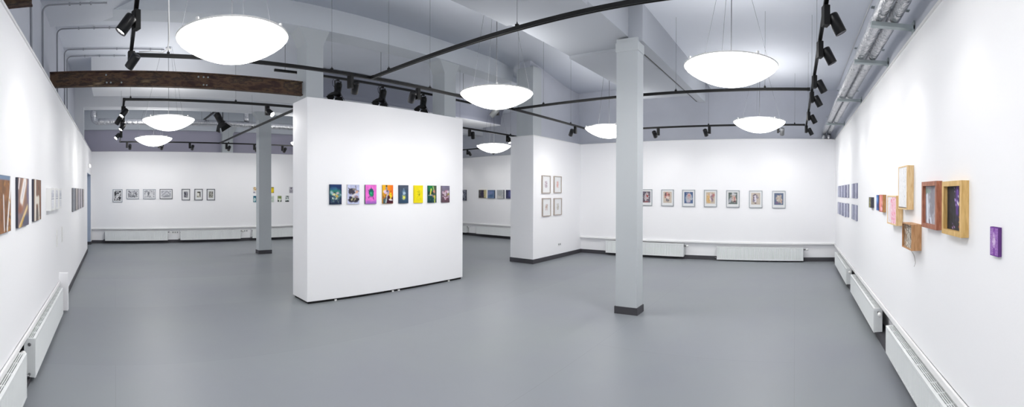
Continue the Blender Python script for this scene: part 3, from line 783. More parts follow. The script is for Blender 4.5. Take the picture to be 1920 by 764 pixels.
# ------------------------------------------------------------------ pictures: brushwork is laid on a fine mesh as paint colour
def vnoise(nv, nu, sc, rng):
    gh, gw = max(2, int(nv * sc)), max(2, int(nu * sc))
    g = rng.random((gh + 1, gw + 1))
    yy = np.linspace(0, gh - 1e-6, nv); xx = np.linspace(0, gw - 1e-6, nu)
    y0 = yy.astype(int); x0 = xx.astype(int); fy = (yy - y0)[:, None]; fx = (xx - x0)[None]
    fy = fy * fy * (3 - 2 * fy); fx = fx * fx * (3 - 2 * fx)
    a = g[np.ix_(y0, x0)]; b = g[np.ix_(y0, x0 + 1)]; c = g[np.ix_(y0 + 1, x0)]; d = g[np.ix_(y0 + 1, x0 + 1)]
    return (a * (1 - fx) + b * fx) * (1 - fy) + (c * (1 - fx) + d * fx) * fy
def painted(W, H, base, ops, seed, res=0.0055):
    rng = np.random.default_rng(seed)
    nu = int(min(120, max(16, W / res))); nv = int(min(140, max(16, H / res)))
    Y, X = np.mgrid[0:nv, 0:nu].astype(float); X = (X + .5) / nu; Y = (Y + .5) / nv
    asp = W / H
    img = np.ones((nv, nu, 3)) * np.asarray(base, float)
    def put(mask, col, al=1.0):
        k = (np.clip(mask, 0, 1) * al)[..., None]
        img[:] = img * (1 - k) + np.asarray(col, float) * k
    def blob(cx, cy, rx, ry, col, rot=0, soft=0.25, al=1.0, wob=0.35):
        dx = (X - cx) * asp; dy = Y - cy; c, s = math.cos(rot), math.sin(rot)
        u = (dx * c + dy * s) / (rx * asp); v = (-dx * s + dy * c) / ry
        d = np.sqrt(u * u + v * v) + (vnoise(nv, nu, 0.18, rng) - 0.5) * wob * 2
        put((1 - d) / soft + 0.5, col, al)
    def stroke(x0, y0, x1, y1, w, col, al=1.0):
        ax, ay, bx_, by = x0 * asp, y0, x1 * asp, y1
        L2 = (bx_ - ax) ** 2 + (by - ay) ** 2 + 1e-9
        tt = np.clip(((X * asp - ax) * (bx_ - ax) + (Y - ay) * (by - ay)) / L2, 0, 1)
        d = np.hypot(X * asp - ax - tt * (bx_ - ax), Y - ay - tt * (by - ay))
        put((w - d) / (w * 0.5) + 0.5, col, al)
    for o in ops:
        k = o[0]
        if k == 'g': img[:] = np.asarray(o[1], float) * (1 - Y[..., None]) + np.asarray(o[2], float) * Y[..., None]
        elif k == 'h': img[:] = np.asarray(o[1], float) * (1 - X[..., None]) + np.asarray(o[2], float) * X[..., None]
        elif k == 'b': blob(*o[1:])
        elif k == 's': stroke(*o[1:])
        elif k == 'n': img *= (1 + (vnoise(nv, nu, o[2], rng) - 0.5)[..., None] * o[1])
        elif k == 'r':
            _, n, x0, y0, x1, y1, sz, cols = o
            for i in range(n):
                s_ = sz * rng.uniform(0.5, 1.5)
                blob(rng.uniform(x0, x1), rng.uniform(y0, y1), s_ / asp, s_ * rng.uniform(0.5, 1.4), cols[int(rng.integers(len(cols)))], rng.uniform(0, 3), 0.5, 0.9)
        elif k == 'q':
            _, n, x0, y0, x1, y1, w_, ln, cols = o
            for i in range(n):
                a = rng.uniform(0, 6.3); cx, cy = rng.uniform(x0, x1), rng.uniform(y0, y1); l_ = ln * rng.uniform(0.5, 1.4)
                stroke(cx, cy, cx + l_ * math.cos(a) / asp, cy + l_ * math.sin(a), w_, cols[int(rng.integers(len(cols)))], 0.9)
        elif k == 'v':   # upright stripes (x0, x1, colour, wobble)
            for x0, x1, col in o[1]:
                e = (vnoise(nv, nu, 0.1, rng) - 0.5) * 0.05
                put(np.minimum((X + e - x0), (x1 - X - e)) / 0.03 + 0.5, col)
        elif k == 't':   # high contrast carved texture
            _, x0, y0, x1, y1, sc, c0, c1 = o
            nn = vnoise(nv, nu, sc, rng)
            m_ = np.clip((nn - 0.5) * 7 + 0.5, 0, 1)
            ins = ((X > x0) & (X < x1) & (Y > y0) & (Y < y1)).astype(float)
            put(ins * (1 - m_), c0); put(ins * m_, c1)
        elif k == 'l':   # rows of small marks like lines of print
            _, x0, y0, x1, y1, rows, col, al = o
            for i in range(rows):
                yc = y0 + (y1 - y0) * (i + .5) / rows
                m_ = (np.abs(Y - yc) < (y1 - y0) / rows * 0.32) & (X > x0) & (X < x1)
                put(m_ * (rng.random((nv, nu)) > 0.35), col, al)
        elif k == 'R':
            _, x0, y0, x1, y1, col = o
            put(((X > x0) & (X < x1) & (Y > y0) & (Y < y1)).astype(float), col)
    img = np.clip(img, 0, 255)
    return srgb(img)

def art_mesh(W, H, img):
    nv, nu = img.shape[:2]
    me = bpy.data.meshes.new('picture_surface')
    xs = np.linspace(-W / 2, W / 2, nu + 1); zs = np.linspace(H / 2, -H / 2, nv + 1)
    verts = [(float(x), 0.0, float(z)) for z in zs for x in xs]
    n1 = nu + 1
    faces = [(j * n1 + i, (j + 1) * n1 + i, (j + 1) * n1 + i + 1, j * n1 + i + 1) for j in range(nv) for i in range(nu)]
    me.from_pydata(verts, [], faces); me.update()
    at = me.color_attributes.new('paint', 'FLOAT_COLOR', 'POINT')
    pad = np.pad(img, ((0, 1), (0, 1), (0, 0)), mode='edge')
    pad2 = np.pad(img, ((1, 0), (1, 0), (0, 0)), mode='edge')
    vc = (pad + pad2) / 2
    buf = np.ones((nv + 1, nu + 1, 4), np.float32); buf[..., :3] = vc
    at.data.foreach_set('color', buf.reshape(-1))
    me.materials.append(M['paint'])
    return me

ROT = dict(B=0.0, F=-PI / 2, L=PI / 2, R=PI)
def canvas(label, side, loc, W, H, D, base, ops, seed, edge='canvas', group=None, cat='painting', name='painting', res=0.0055):
    # loc: centre of the picture's back on the wall
    t = thing(name, label, cat, loc, ROT[side], group)
    bx(-W / 2, W / 2, -D, 0, -H / 2, H / 2).bevel(0.0015, 1).build('stretched_canvas', M[edge], t)
    link('painted_face', art_mesh(W - 0.004, H - 0.004, painted(W, H, base, ops, seed, res)), None, t, (0, -D - 0.0008, 0))
    return t
def framed(label, side, loc, W, H, D, fw, fm, aw, ah, ady, base, ops, seed, group=None, cat='framed print', name='framed_print'):
    t = thing(name, label, cat, loc, ROT[side], group)
    f = MB()
    f.box(-W / 2, W / 2, -D, 0, H / 2 - fw, H / 2); f.box(-W / 2, W / 2, -D, 0, -H / 2, -H / 2 + fw)
    f.box(-W / 2, -W / 2 + fw, -D, 0, -H / 2 + fw, H / 2 - fw); f.box(W / 2 - fw, W / 2, -D, 0, -H / 2 + fw, H / 2 - fw)
    f.build('frame', M[fm], t)
    bx(-W / 2 + fw, W / 2 - fw, -D * 0.55, -0.001, -H / 2 + fw, H / 2 - fw).build('passe_partout', M['board'], t)
    link('print', art_mesh(aw, ah, painted(aw, ah, base, ops, seed)), None, t, (0, -D * 0.55 - 0.001, ady))
    bx(-W / 2 + fw, W / 2 - fw, -D * 0.8 - 0.001, -D * 0.8, -H / 2 + fw, H / 2 - fw).build('glass', M['glass'], t)
    return t

# --- eight paintings on the display wall
GP = 'row of eight small paintings on the display wall'
YP = 5.554; W0, H0 = 0.203, 0.294
def PW(x0, x1, label, base, ops, seed, edge): canvas(label, 'B', ((x0 + x1) / 2, YP - 0.001, 1.567), x1 - x0, H0, 0.02, base, ops, seed, edge, GP)
PW(2.992, 3.193, 'small blue and green painting of pale flower-like dabs', (24, 52, 92),
   [('g', (22, 52, 104), (24, 40, 66)), ('b', .45, .42, .5, .22, (52, 150, 120), 0, .7, .8), ('b', .3, .22, .3, .08, (50, 110, 150), 0, .6, .6), ('b', .12, .38, .14, .08, (90, 196, 140), 0, .5, .9),
    ('r', 44, .1, .36, .9, .88, .06, [(200, 214, 190), (110, 150, 150), (40, 60, 80), (160, 190, 200), (60, 110, 110), (210, 190, 120), (50, 56, 90)]),
    ('b', .36, .50, .11, .06, (226, 218, 160)), ('b', .58, .60, .13, .07, (206, 172, 70)), ('b', .66, .44, .10, .05, (206, 186, 190)), ('b', .25, .7, .06, .04, (226, 232, 226)),
    ('q', 30, .05, .6, .95, .98, .006, .07, [(30, 50, 90), (130, 170, 180), (28, 36, 60), (80, 120, 140)])], 11, 'e_navy')
PW(3.289, 3.502, 'small pale lavender painting with a black winged shape', (192, 197, 226),
   [('n', .12, .2), ('b', .36, .34, .27, .14, (62, 58, 74)), ('s', .3, .34, .1, .18, .022, (70, 64, 70)), ('s', .3, .4, .1, .42, .02, (70, 64, 70)), ('b', .55, .24, .12, .05, (140, 132, 120)),
    ('b', .48, .56, .34, .05, (222, 214, 214), -.5), ('b', .78, .38, .11, .08, (222, 172, 142), .5), ('s', .74, .3, .68, .06, .018, (84, 74, 84)), ('s', .85, .3, .97, .34, .02, (110, 80, 84)),
    ('b', .50, .78, .40, .13, (44, 40, 54)), ('b', .74, .62, .16, .07, (150, 130, 140)), ('r', 14, .35, .66, .75, .84, .035, [(206, 200, 150), (180, 176, 140), (60, 54, 60)]), ('b', .25, .66, .14, .06, (52, 50, 78))], 12, 'canvas')
PW(3.608, 3.816, 'small bright pink painting with a green splash', (234, 112, 208),
   [('n', .08, .15), ('b', .5, 1.0, .8, .16, (160, 100, 190), 0, .8), ('b', .52, .45, .23, .20, (12, 98, 92), 0, .2, 1, .5), ('b', .52, .47, .14, .12, (20, 150, 100)), ('b', .50, .44, .06, .05, (70, 190, 140)),
    ('s', .55, .3, .52, .12, .018, (60, 60, 90)), ('s', .36, .34, .26, .27, .018, (30, 60, 90)), ('s', .38, .58, .3, .70, .02, (110, 40, 120)), ('s', .66, .6, .74, .76, .022, (90, 40, 110)), ('q', 10, .3, .25, .75, .65, .006, .06, [(20, 80, 90), (100, 40, 130)])], 13, 'e_green')
PW(3.933, 4.139, 'small orange and yellow painting above a dark maroon ground', (246, 150, 20),
   [('h', (250, 196, 16), (238, 104, 16)), ('b', .3, .95, .6, .4, (150, 84, 44), 0, .6), ('b', .62, .86, .42, .26, (68, 16, 38), -.4, .3), ('b', .25, .86, .2, .22, (64, 92, 96), .5), ('b', .3, .36, .2, .10, (226, 200, 222)),
    ('b', .46, .32, .1, .07, (80, 76, 100)), ('b', .36, .18, .1, .08, (140, 140, 150)), ('b', .36, .05, .08, .04, (60, 70, 30)), ('s', .55, .34, .5, .5, .05, (170, 160, 190)), ('s', .42, .52, .3, .95, .03, (200, 214, 220)),
    ('b', .78, .56, .14, .12, (250, 216, 20), 0, .4), ('b', .74, .72, .08, .06, (236, 214, 60)), ('b', .80, .80, .22, .05, (222, 216, 222), .15), ('q', 24, .1, .3, .9, .8, .008, .07, [(40, 50, 30), (120, 50, 40), (250, 220, 120), (200, 60, 90)])], 14, 'e_orange')
PW(4.256, 4.452, 'small slate blue painting with a glowing pale yellow flame', (62, 78, 98),
   [('g', (76, 84, 100), (44, 72, 100)), ('n', .2, .15), ('b', .5, .60, .34, .32, (48, 80, 112), 0, .9, .8), ('b', .5, .36, .13, .18, (120, 150, 178), 0, .9, .7), ('b', .52, .44, .16, .10, (176, 198, 212), 0, .6),
    ('b', .52, .68, .22, .12, (196, 200, 110), 0, .7), ('b', .52, .69, .13, .07, (236, 232, 90), 0, .6), ('r', 10, .3, .5, .75, .85, .02, [(110, 160, 190), (210, 220, 190), (60, 120, 160)]), ('b', .5, .2, .05, .04, (130, 150, 170))], 15, 'e_slate')
PW(4.571, 4.767, 'small plain yellow painting with a faint olive tangle', (240, 222, 6),
   [('n', .05, .1), ('q', 40, .38, .28, .72, .66, .005, .06, [(150, 148, 20), (120, 120, 30), (190, 180, 20)]), ('b', .58, .52, .07, .06, (120, 124, 24), 0, .8, .8), ('q', 16, .4, .6, .75, .9, .004, .06, [(190, 180, 16), (170, 160, 20)])], 16, 'e_yellow')
PW(4.881, 5.077, 'small dark green painting with lime and teal streaks', (28, 84, 62),
   [('g', (16, 130, 66), (18, 52, 66)), ('b', .85, .3, .3, .4, (96, 84, 74), 0, .8, .8), ('b', .3, .42, .3, .12, (14, 46, 44)), ('s', .36, .2, .26, .5, .045, (222, 226, 80)), ('s', .58, .05, .66, .22, .035, (166, 206, 110)),
    ('b', .72, .34, .12, .08, (206, 140, 116)), ('s', 0, .57, .5, .55, .022, (206, 190, 196)), ('b', .62, .62, .16, .07, (190, 130, 96)), ('s', .8, .6, .78, .98, .04, (214, 220, 70)), ('q', 26, .05, .55, .95, .98, .009, .09, [(20, 90, 96), (12, 36, 50), (120, 150, 150), (24, 60, 60)])], 17, 'e_green')
PW(5.195, 5.394, 'small mauve and brown painting with a pale pink cluster', (116, 104, 120),
   [('g', (126, 122, 146), (92, 66, 76)), ('n', .2, .12), ('b', .34, .42, .2, .12, (122, 98, 70), 0, .6), ('b', .6, .34, .16, .09, (184, 120, 148), 0, .6), ('b', .84, .52, .1, .10, (150, 140, 66), 0, .6), ('b', .52, .62, .26, .12, (222, 206, 216), 0, .7),
    ('r', 26, .15, .3, .9, .85, .055, [(196, 170, 190), (110, 60, 80), (230, 220, 226), (120, 96, 80), (80, 56, 76)]), ('q', 12, .4, .7, .8, .95, .007, .09, [(200, 120, 140), (90, 50, 60)])], 18, 'e_mauve')

# --- seven black and white prints on the far wall
GB = 'black and white prints on the far wall'
INK, PAP, GREY = (36, 38, 46), (226, 227, 230), (150, 152, 162)
def far_print(x0, x1, z0, z1, label, fm, ax, az, ops, seed):
    framed(label, 'B', ((x0 + x1) / 2, YB - 0.001, (z0 + z1) / 2), x1 - x0, z1 - z0, 0.022, 0.017, fm, ax, az, 0, PAP, ops, seed, GB)
far_print(-0.071, 0.231, 1.293, 1.699, 'upright print of tangled white lines on black, in a pale frame', 'frame_grey', .22, .32, [('R', 0, 0, 1, 1, INK), ('t', 0, 0, 1, 1, .30, INK, PAP), ('b', .45, .62, .14, .2, PAP, .4), ('b', .2, .3, .14, .18, INK), ('b', .8, .75, .12, .2, INK)], 21)
far_print(0.359, 0.752, 1.391, 1.698, 'landscape print of dense dark pattern in a pale frame', 'frame_grey', .30, .215, [('t', 0, 0, 1, 1, .34, (70, 72, 84), (206, 208, 214)), ('b', .5, .5, .34, .2, (214, 216, 220), 0, .6, .6), ('t', .25, .35, .75, .65, .35, (110, 112, 122), PAP)], 22)
far_print(0.878, 1.276, 1.389, 1.701, 'landscape print of pale figures between grey strokes in a pale frame', 'frame_grey', .32, .235, [('t', 0, 0, 1, 1, .2, GREY, (216, 217, 221)), ('b', .2, .6, .12, .3, PAP, .3), ('b', .68, .6, .2, .36, PAP, -.3), ('b', .42, .4, .08, .26, (110, 112, 122)), ('q', 20, 0, 0, 1, 1, .012, .2, [(110, 112, 122), PAP])], 23)
far_print(1.405, 1.808, 1.389, 1.702, 'landscape print of sweeping grey arcs in a dark frame', 'frame_dark', .31, .215, [('R', 0, 0, 1, 1, (178, 180, 188)), ('s', .0, .6, .4, .1, .05, PAP), ('s', .05, .95, .6, .35, .05, PAP), ('s', .6, .3, .95, .9, .05, PAP), ('s', .3, .95, .9, .7, .04, (130, 132, 142)), ('s', .7, .05, 1, .35, .05, PAP), ('q', 16, 0, 0, 1, 1, .014, .2, [(130, 132, 142), PAP])], 24)
far_print(2.108, 2.371, 1.348, 1.705, 'small upright dark grey print in a dark frame, next to the landscape prints', 'frame_dark', .125, .19, [('t', 0, 0, 1, 1, .4, (70, 70, 80), (170, 170, 178)), ('b', .35, .4, .2, .25, (80, 80, 92))], 25)
far_print(2.519, 2.785, 1.346, 1.705, 'small upright print with a white patch and dark corner in a dark frame', 'frame_dark', .125, .19, [('R', 0, 0, 1, 1, (222, 222, 214)), ('b', .6, .12, .5, .12, (90, 88, 80)), ('b', .92, .5, .2, .5, (84, 82, 76)), ('b', .25, .85, .3, .1, (150, 148, 130)), ('b', .42, .45, .28, .22, (236, 236, 228))], 26)
far_print(2.921, 3.186, 1.343, 1.705, 'small upright mottled grey green print in a dark frame, last of the row', 'frame_dark', .14, .20, [('t', 0, 0, 1, 1, .3, (100, 100, 94), (176, 174, 164)), ('b', .55, .4, .2, .2, (196, 194, 186), 0, .6, .7)], 27)

# --- small paintings in two rows by the thin column
GS = 'tiny canvases in two rows on the far wall'
def tiny(x0, x1, z0, z1, label, base, ops, seed): canvas(label, 'B', ((x0 + x1) / 2, YB - 0.001, (z0 + z1) / 2), x1 - x0, z1 - z0, 0.016, base, ops, seed, 'canvas', GS)
tiny(4.484, 4.624, 1.569, 1.777, 'tiny white canvas with an ochre ring, before the thin column', (232, 226, 222), [('b', .5, .3, .4, .2, (196, 150, 70), 0, .4), ('b', .45, .3, .2, .1, (232, 222, 206)), ('b', .2, .9, .25, .12, (160, 156, 176))], 31)
tiny(5.076, 5.217, 1.572, 1.774, 'tiny yellow canvas past the thin column, in the upper row', (230, 200, 30), [('b', .5, .1, .6, .12, (150, 138, 60)), ('b', .4, .6, .3, .2, (244, 212, 10)), ('b', .15, .9, .2, .1, (90, 84, 70)), ('b', .9, .9, .15, .12, (120, 104, 50))], 32)
tiny(5.77, 5.918, 1.569, 1.779, 'tiny grey mask-like canvas beside the edge of the display wall', (186, 184, 192), [('b', .5, .25, .25, .2, (120, 118, 128)), ('b', .5, .7, .36, .25, (160, 158, 168)), ('s', .1, .1, .4, .5, .05, (214, 212, 218)), ('s', .9, .1, .6, .5, .05, (214, 212, 218))], 33)
tiny(4.484, 4.623, 1.268, 1.479, 'tiny teal canvas before the thin column, in the lower row', (60, 120, 140), [('b', .5, .12, .7, .16, (30, 100, 126)), ('b', .35, .6, .3, .25, (190, 214, 214)), ('b', .85, .5, .2, .3, (20, 70, 84))], 34)
tiny(5.078, 5.217, 1.266, 1.477, 'tiny pale mint canvas beside the thin column', (202, 214, 204), [('n', .1, .2), ('b', .3, .35, .2, .12, (184, 198, 188))], 35)
tiny(5.348, 5.491, 1.275, 1.476, 'tiny olive and white canvas in the middle of the lower row', (142, 158, 104), [('b', .5, .7, .4, .3, (220, 230, 212)), ('b', .1, .9, .2, .15, (40, 44, 44)), ('b', .92, .9, .2, .2, (40, 44, 44)), ('b', .7, .3, .3, .15, (120, 140, 80))], 36)
tiny(5.626, 5.77, 1.272, 1.479, 'tiny white owl-like canvas with two dark spots', (214, 222, 220), [('b', .5, .1, .4, .08, (90, 96, 96)), ('b', .25, .38, .14, .09, (50, 58, 58)), ('b', .75, .38, .14, .09, (50, 58, 58)), ('b', .5, .95, .7, .18, (44, 52, 54)), ('b', .5, .65, .2, .14, (226, 234, 230))], 37)

# --- canvases on the wall behind the block
GD = 'canvases on the wall behind the block'
def beyond(y0, y1, z0, z1, label, base, ops, seed, edge): canvas(label, 'F', (XF - 0.001, (y0 + y1) / 2, (z0 + z1) / 2), y1 - y0, z1 - z0, 0.045, base, ops, seed, edge, GD)
beyond(11.11, 11.46, 1.291, 1.692, 'grey streaked canvas right beside the far edge of the display wall', (130, 134, 148), [('t', 0, 0, 1, 1, .25, (70, 76, 90), (150, 154, 166)), ('s', .4, .02, .6, .5, .03, (216, 220, 224)), ('b', .4, .88, .3, .1, (60, 64, 76))], 41, 'e_char')
beyond(10.136, 10.476, 1.401, 1.689, 'dark brown canvas with a cream edge in the gap', (86, 84, 84), [('n', .3, .15), ('b', .55, .55, .25, .45, (58, 52, 74), 0, .7), ('b', .9, .5, .16, .7, (196, 186, 140), 0, .6), ('b', .2, .9, .3, .15, (66, 62, 64))], 42, 'e_cream')
beyond(9.734, 10.045, 1.39, 1.681, 'blue canvas in the gap between display wall and block', (104, 128, 164), [('n', .3, .12), ('b', .3, .35, .4, .3, (122, 134, 176), 0, .8), ('b', .5, .7, .3, .15, (76, 106, 140), 0, .8), ('b', .5, .05, .7, .08, (88, 108, 140))], 43, 'e_slate')
beyond(9.319, 9.618, 1.386, 1.684, 'pale grey canvas in the gap between display wall and block', (176, 178, 180), [('n', .16, .12), ('b', .4, .85, .4, .15, (200, 198, 192), 0, .9), ('b', .5, .3, .3, .3, (166, 170, 172), 0, .9)], 44, 'e_char')
beyond(8.921, 9.22, 1.388, 1.684, 'indigo canvas cut off by the edge of the projecting block', (72, 76, 116), [('n', .3, .15), ('b', .2, .5, .3, .6, (52, 54, 84), 0, .8), ('b', .6, .5, .3, .3, (88, 92, 140), 0, .8)], 45, 'e_indigo')

# --- four framed drawings on the block
GD4 = 'four framed drawings on the projecting block'
def drawing(x0, x1, z0, z1, label, col, seed):
    framed(label, 'B', ((x0 + x1) / 2, YN - 0.001, (z0 + z1) / 2), x1 - x0, z1 - z0, 0.03, 0.018, 'frame_oak', .13, .17, 0.0, (238, 239, 242),
           [('t', .15, .05, .85, .95, .35, (238, 239, 242), col), ('b', .5, .5, .3, .42, col, 0, .9, .45)], seed, GD4, 'framed drawing', 'framed_drawing')
drawing(8.267, 8.62, 1.58, 1.995, 'framed drawing of a small grey and red motif, upper one by the block edge', (176, 156, 166), 51)
drawing(8.786, 9.126, 1.590, 1.996, 'framed drawing of a small orange red motif, upper one towards the corner', (222, 158, 146), 52)
drawing(8.285, 8.639, 1.045, 1.468, 'framed drawing of a small brownish motif, lower one by the block edge', (196, 170, 158), 53)
drawing(8.789, 9.142, 1.052, 1.463, 'framed drawing of a small olive grey motif, lower one towards the corner', (184, 178, 162), 54)

# --- seven portraits
GR = 'seven framed portraits in a row'
def portrait(y0, y1, z0, z1, label, base, ops, seed):
    yc, zc = (y0 + y1) / 2, (z0 + z1) / 2
    framed(label, 'F', (XR - 0.001, yc, zc), 0.312, 0.405, 0.025, 0.013, 'frame_alu', .215, .275, 0.012, base, ops, seed, GR, 'framed portrait', 'framed_portrait')
portrait(3.478, 3.79, 1.285, 1.687, 'framed portrait on dark purple grey, half hidden by the white column', (104, 96, 110), [('n', .3, .15), ('b', .5, .48, .3, .36, (196, 186, 190), .1, .3), ('b', .62, .42, .12, .1, (170, 70, 80)), ('s', .25, .2, .22, .9, .03, (60, 56, 66)), ('b', .5, .95, .3, .1, (150, 90, 96)), ('q', 24, .15, .15, .85, .9, .012, .09, [(70, 62, 76), (216, 206, 208), (150, 80, 90)])], 61)
portrait(2.926, 3.236, 1.278, 1.685, 'framed portrait with red and brown strokes on beige paper', (206, 194, 178), [('n', .06, .15), ('b', .45, .35, .26, .28, (202, 128, 120), 0, .3), ('b', .3, .25, .1, .2, (110, 80, 84)), ('b', .5, .5, .2, .16, (226, 206, 200)), ('b', .5, .74, .22, .09, (120, 116, 120), .3), ('b', .7, .3, .08, .16, (130, 66, 60)), ('q', 24, .2, .12, .8, .85, .012, .09, [(90, 74, 80), (206, 90, 80), (232, 214, 206)])], 62)
portrait(2.392, 2.706, 1.27, 1.681, 'framed portrait of a pale face on strong blue, third from the column', (74, 98, 140), [('n', .15, .2), ('b', .52, .47, .36, .40, (176, 186, 196), 0, .25), ('b', .54, .42, .22, .28, (206, 182, 180)), ('b', .56, .3, .14, .08, (210, 150, 140)), ('b', .45, .85, .25, .1, (196, 186, 200)), ('q', 26, .2, .12, .85, .92, .012, .09, [(120, 130, 150), (216, 206, 206), (170, 130, 136)])], 63)
portrait(1.856, 2.166, 1.269, 1.678, 'framed portrait in orange and grey on cream paper', (208, 194, 176), [('n', .08, .2), ('b', .32, .5, .24, .42, (226, 186, 124), 0, .5), ('b', .52, .42, .14, .34, (226, 212, 210)), ('b', .7, .5, .14, .3, (150, 126, 140), 0, .5), ('b', .85, .25, .12, .15, (190, 130, 130)), ('q', 26, .15, .08, .9, .92, .012, .09, [(130, 116, 130), (232, 200, 140), (226, 216, 216)])], 64)
portrait(1.315, 1.625, 1.264, 1.670, 'framed portrait with white cap-like strokes on grey green', (104, 116, 112), [('n', .2, .2), ('b', .6, .45, .28, .34, (206, 184, 172), 0, .3), ('b', .6, .16, .28, .12, (206, 206, 210), .1), ('b', .2, .7, .14, .24, (178, 180, 190), .3), ('b', .66, .55, .06, .2, (190, 116, 112)), ('b', .7, .78, .12, .08, (110, 76, 80)), ('q', 24, .15, .1, .9, .92, .012, .09, [(80, 84, 84), (220, 216, 214), (180, 140, 134)])], 65)
portrait(0.772, 1.085, 1.258, 1.664, 'framed portrait of a dark-haired figure on beige paper', (202, 190, 176), [('n', .06, .2), ('b', .42, .32, .22, .20, (104, 92, 108), 0, .3), ('b', .44, .3, .11, .12, (228, 222, 228)), ('b', .44, .6, .13, .22, (222, 218, 232)), ('b', .28, .62, .1, .16, (120, 108, 126)), ('b', .74, .4, .1, .1, (140, 126, 138)), ('b', .48, .88, .14, .06, (110, 92, 96)), ('q', 22, .2, .2, .85, .9, .011, .08, [(100, 88, 104), (206, 190, 190), (224, 220, 230)])], 66)
portrait(0.23, 0.54, 1.254, 1.660, 'framed portrait of a cream tangled head on slate blue, nearest the corner', (92, 108, 136), [('n', .12, .2), ('b', .55, .48, .3, .36, (196, 186, 176), 0, .35), ('r', 26, .28, .18, .82, .85, .05, [(206, 190, 170), (150, 134, 130), (222, 210, 196), (184, 150, 140)]), ('b', .3, .82, .2, .09, (120, 96, 130)), ('q', 26, .3, .15, .85, .9, .011, .08, [(120, 110, 110), (226, 216, 200), (160, 130, 120)])], 67)

# --- birch canvases near the corner
GT = 'birch-trunk canvases in two rows near the corner'
ORD = ['nearest the corner', 'second from the corner', 'third from the corner', 'fourth from the corner', 'fifth from the corner', 'sixth and last from the corner']
def stripes(seed):
    r = random.Random(seed); out = []; x = r.uniform(-.1, .2)
    while x < 1:
        wdt = r.uniform(.06, .16); out.append((x, x + wdt, r.choice([(96, 98, 134), (70, 72, 104), (120, 124, 160), (84, 88, 110)]))); x += wdt + r.uniform(.12, .3)
    return out
xs_t = [(8.92, 9.36), (8.38, 8.76), (7.90, 8.25), (7.46, 7.79), (6.79, 7.05), (6.44, 6.71)]
for i, (x0, x1) in enumerate(xs_t):
    for row, (z0, z1) in (('upper', (1.53, 1.763)), ('lower', (1.19 if i > 2 else 1.17, 1.428 if i > 2 else 1.42))):
        sd = 70 + i * 2 + (row == 'lower')
        canvas('lavender grey canvas of dark birch trunks, %s row, %s' % (row, ORD[i]), 'R', ((x0 + x1) / 2, YR + 0.001, (z0 + z1) / 2), x1 - x0, z1 - z0, 0.013,
               (206, 208, 226), [('n', .14, .2), ('v', stripes(sd)), ('q', 14, 0, 0, 1, 1, .006, .08, [(90, 92, 120), (220, 222, 234)])], sd, 'e_lav', GT)

# --- works along the right wall
def RW(x0, x1, z0, z1): return ((x0 + x1) / 2, YR + 0.001, (z0 + z1) / 2), x1 - x0, z1 - z0
L_, W_, H_ = RW(5.08, 5.24, 1.434, 1.56)
canvas('small black canvas with a yellow streak, next after the birch canvases', 'R', L_, W_, H_, 0.035, (58, 60, 62), [('n', .3, .2), ('s', .5, .1, .4, .95, .07, (214, 204, 70)), ('s', .3, .5, .7, .9, .05, (150, 146, 60)), ('q', 12, 0, 0, 1, 1, .02, .15, [(30, 32, 36), (230, 226, 170)])], 90, 'e_char')
L_, W_, H_ = RW(4.72, 4.853, 1.415, 1.588)
canvas('small blue canvas beside the red-painted block', 'R', L_, W_, H_, 0.014, (44, 92, 168), [('n', .4, .2), ('b', .3, .3, .3, .2, (110, 160, 214), 0, .7), ('b', .6, .7, .3, .2, (20, 54, 120), 0, .7)], 91, 'e_char')
L_, W_, H_ = RW(4.39, 4.569, 1.41, 1.592)
canvas('small red and pink painted block with brown wooden side', 'R', L_, W_, H_, 0.036, (214, 120, 116), [('n', .3, .2), ('b', .4, .3, .4, .25, (232, 150, 140), 0, .8), ('q', 20, 0, 0, 1, 1, .02, .15, [(240, 200, 190), (200, 84, 96), (226, 160, 120)]), ('b', .6, .8, .3, .12, (240, 190, 200))], 92, 'brownside')

def shadow_box(label, x0, x1, z0, z1, D, fw, wm, cat='shadow box', inset=0.012):
    t = thing('shadow_box', label, cat, ((x0 + x1) / 2, YR + 0.001, (z0 + z1) / 2), PI, 'wooden boxes on the right wall'); W, H = x1 - x0, z1 - z0
    f = MB()
    f.box(-W / 2, W / 2, -D, 0, H / 2 - fw, H / 2); f.box(-W / 2, W / 2, -D, 0, -H / 2, -H / 2 + fw)
    f.box(-W / 2, -W / 2 + fw, -D, 0, -H / 2 + fw, H / 2 - fw); f.box(W / 2 - fw, W / 2, -D, 0, -H / 2 + fw, H / 2 - fw)
    f.build('frame', wm, t)
    return t, W, H, D, fw
def back_art(t, W, H, D, fw, depth, base, ops, seed, name='painted_panel'):
    w_, h_ = W - 2 * fw, H - 2 * fw
    bx(-w_ / 2, w_ / 2, -D + depth + 0.001, -0.001, -h_ / 2, h_ / 2).build('backing_board', M['board'], t)
    link(name, art_mesh(w_, h_, painted(w_, h_, base, ops, seed, 0.0035)), None, t, (0, -D + depth, 0))
sb = shadow_box('pale wooden box filled with pink and white brushwork', 3.684, 4.06, 1.32, 1.585, 0.06, 0.012, M['pine'])
back_art(*sb, 0.004, (236, 228, 230), [('n', .06, .2), ('b', .75, .5, .45, .6, (240, 190, 206), 0, .6), ('r', 60, .45, .02, 1, .98, .03, [(226, 84, 130), (236, 120, 150), (244, 214, 222), (222, 70, 110), (250, 240, 242)]), ('r', 20, .0, .0, .45, 1, .02, [(206, 206, 204), (244, 240, 238), (196, 186, 180)])], 93)
sb = shadow_box('tall pale wooden box with a white textured sheet, topmost on the right wall', 3.334, 3.625, 1.475, 1.831, 0.057, 0.010, M['pine'])
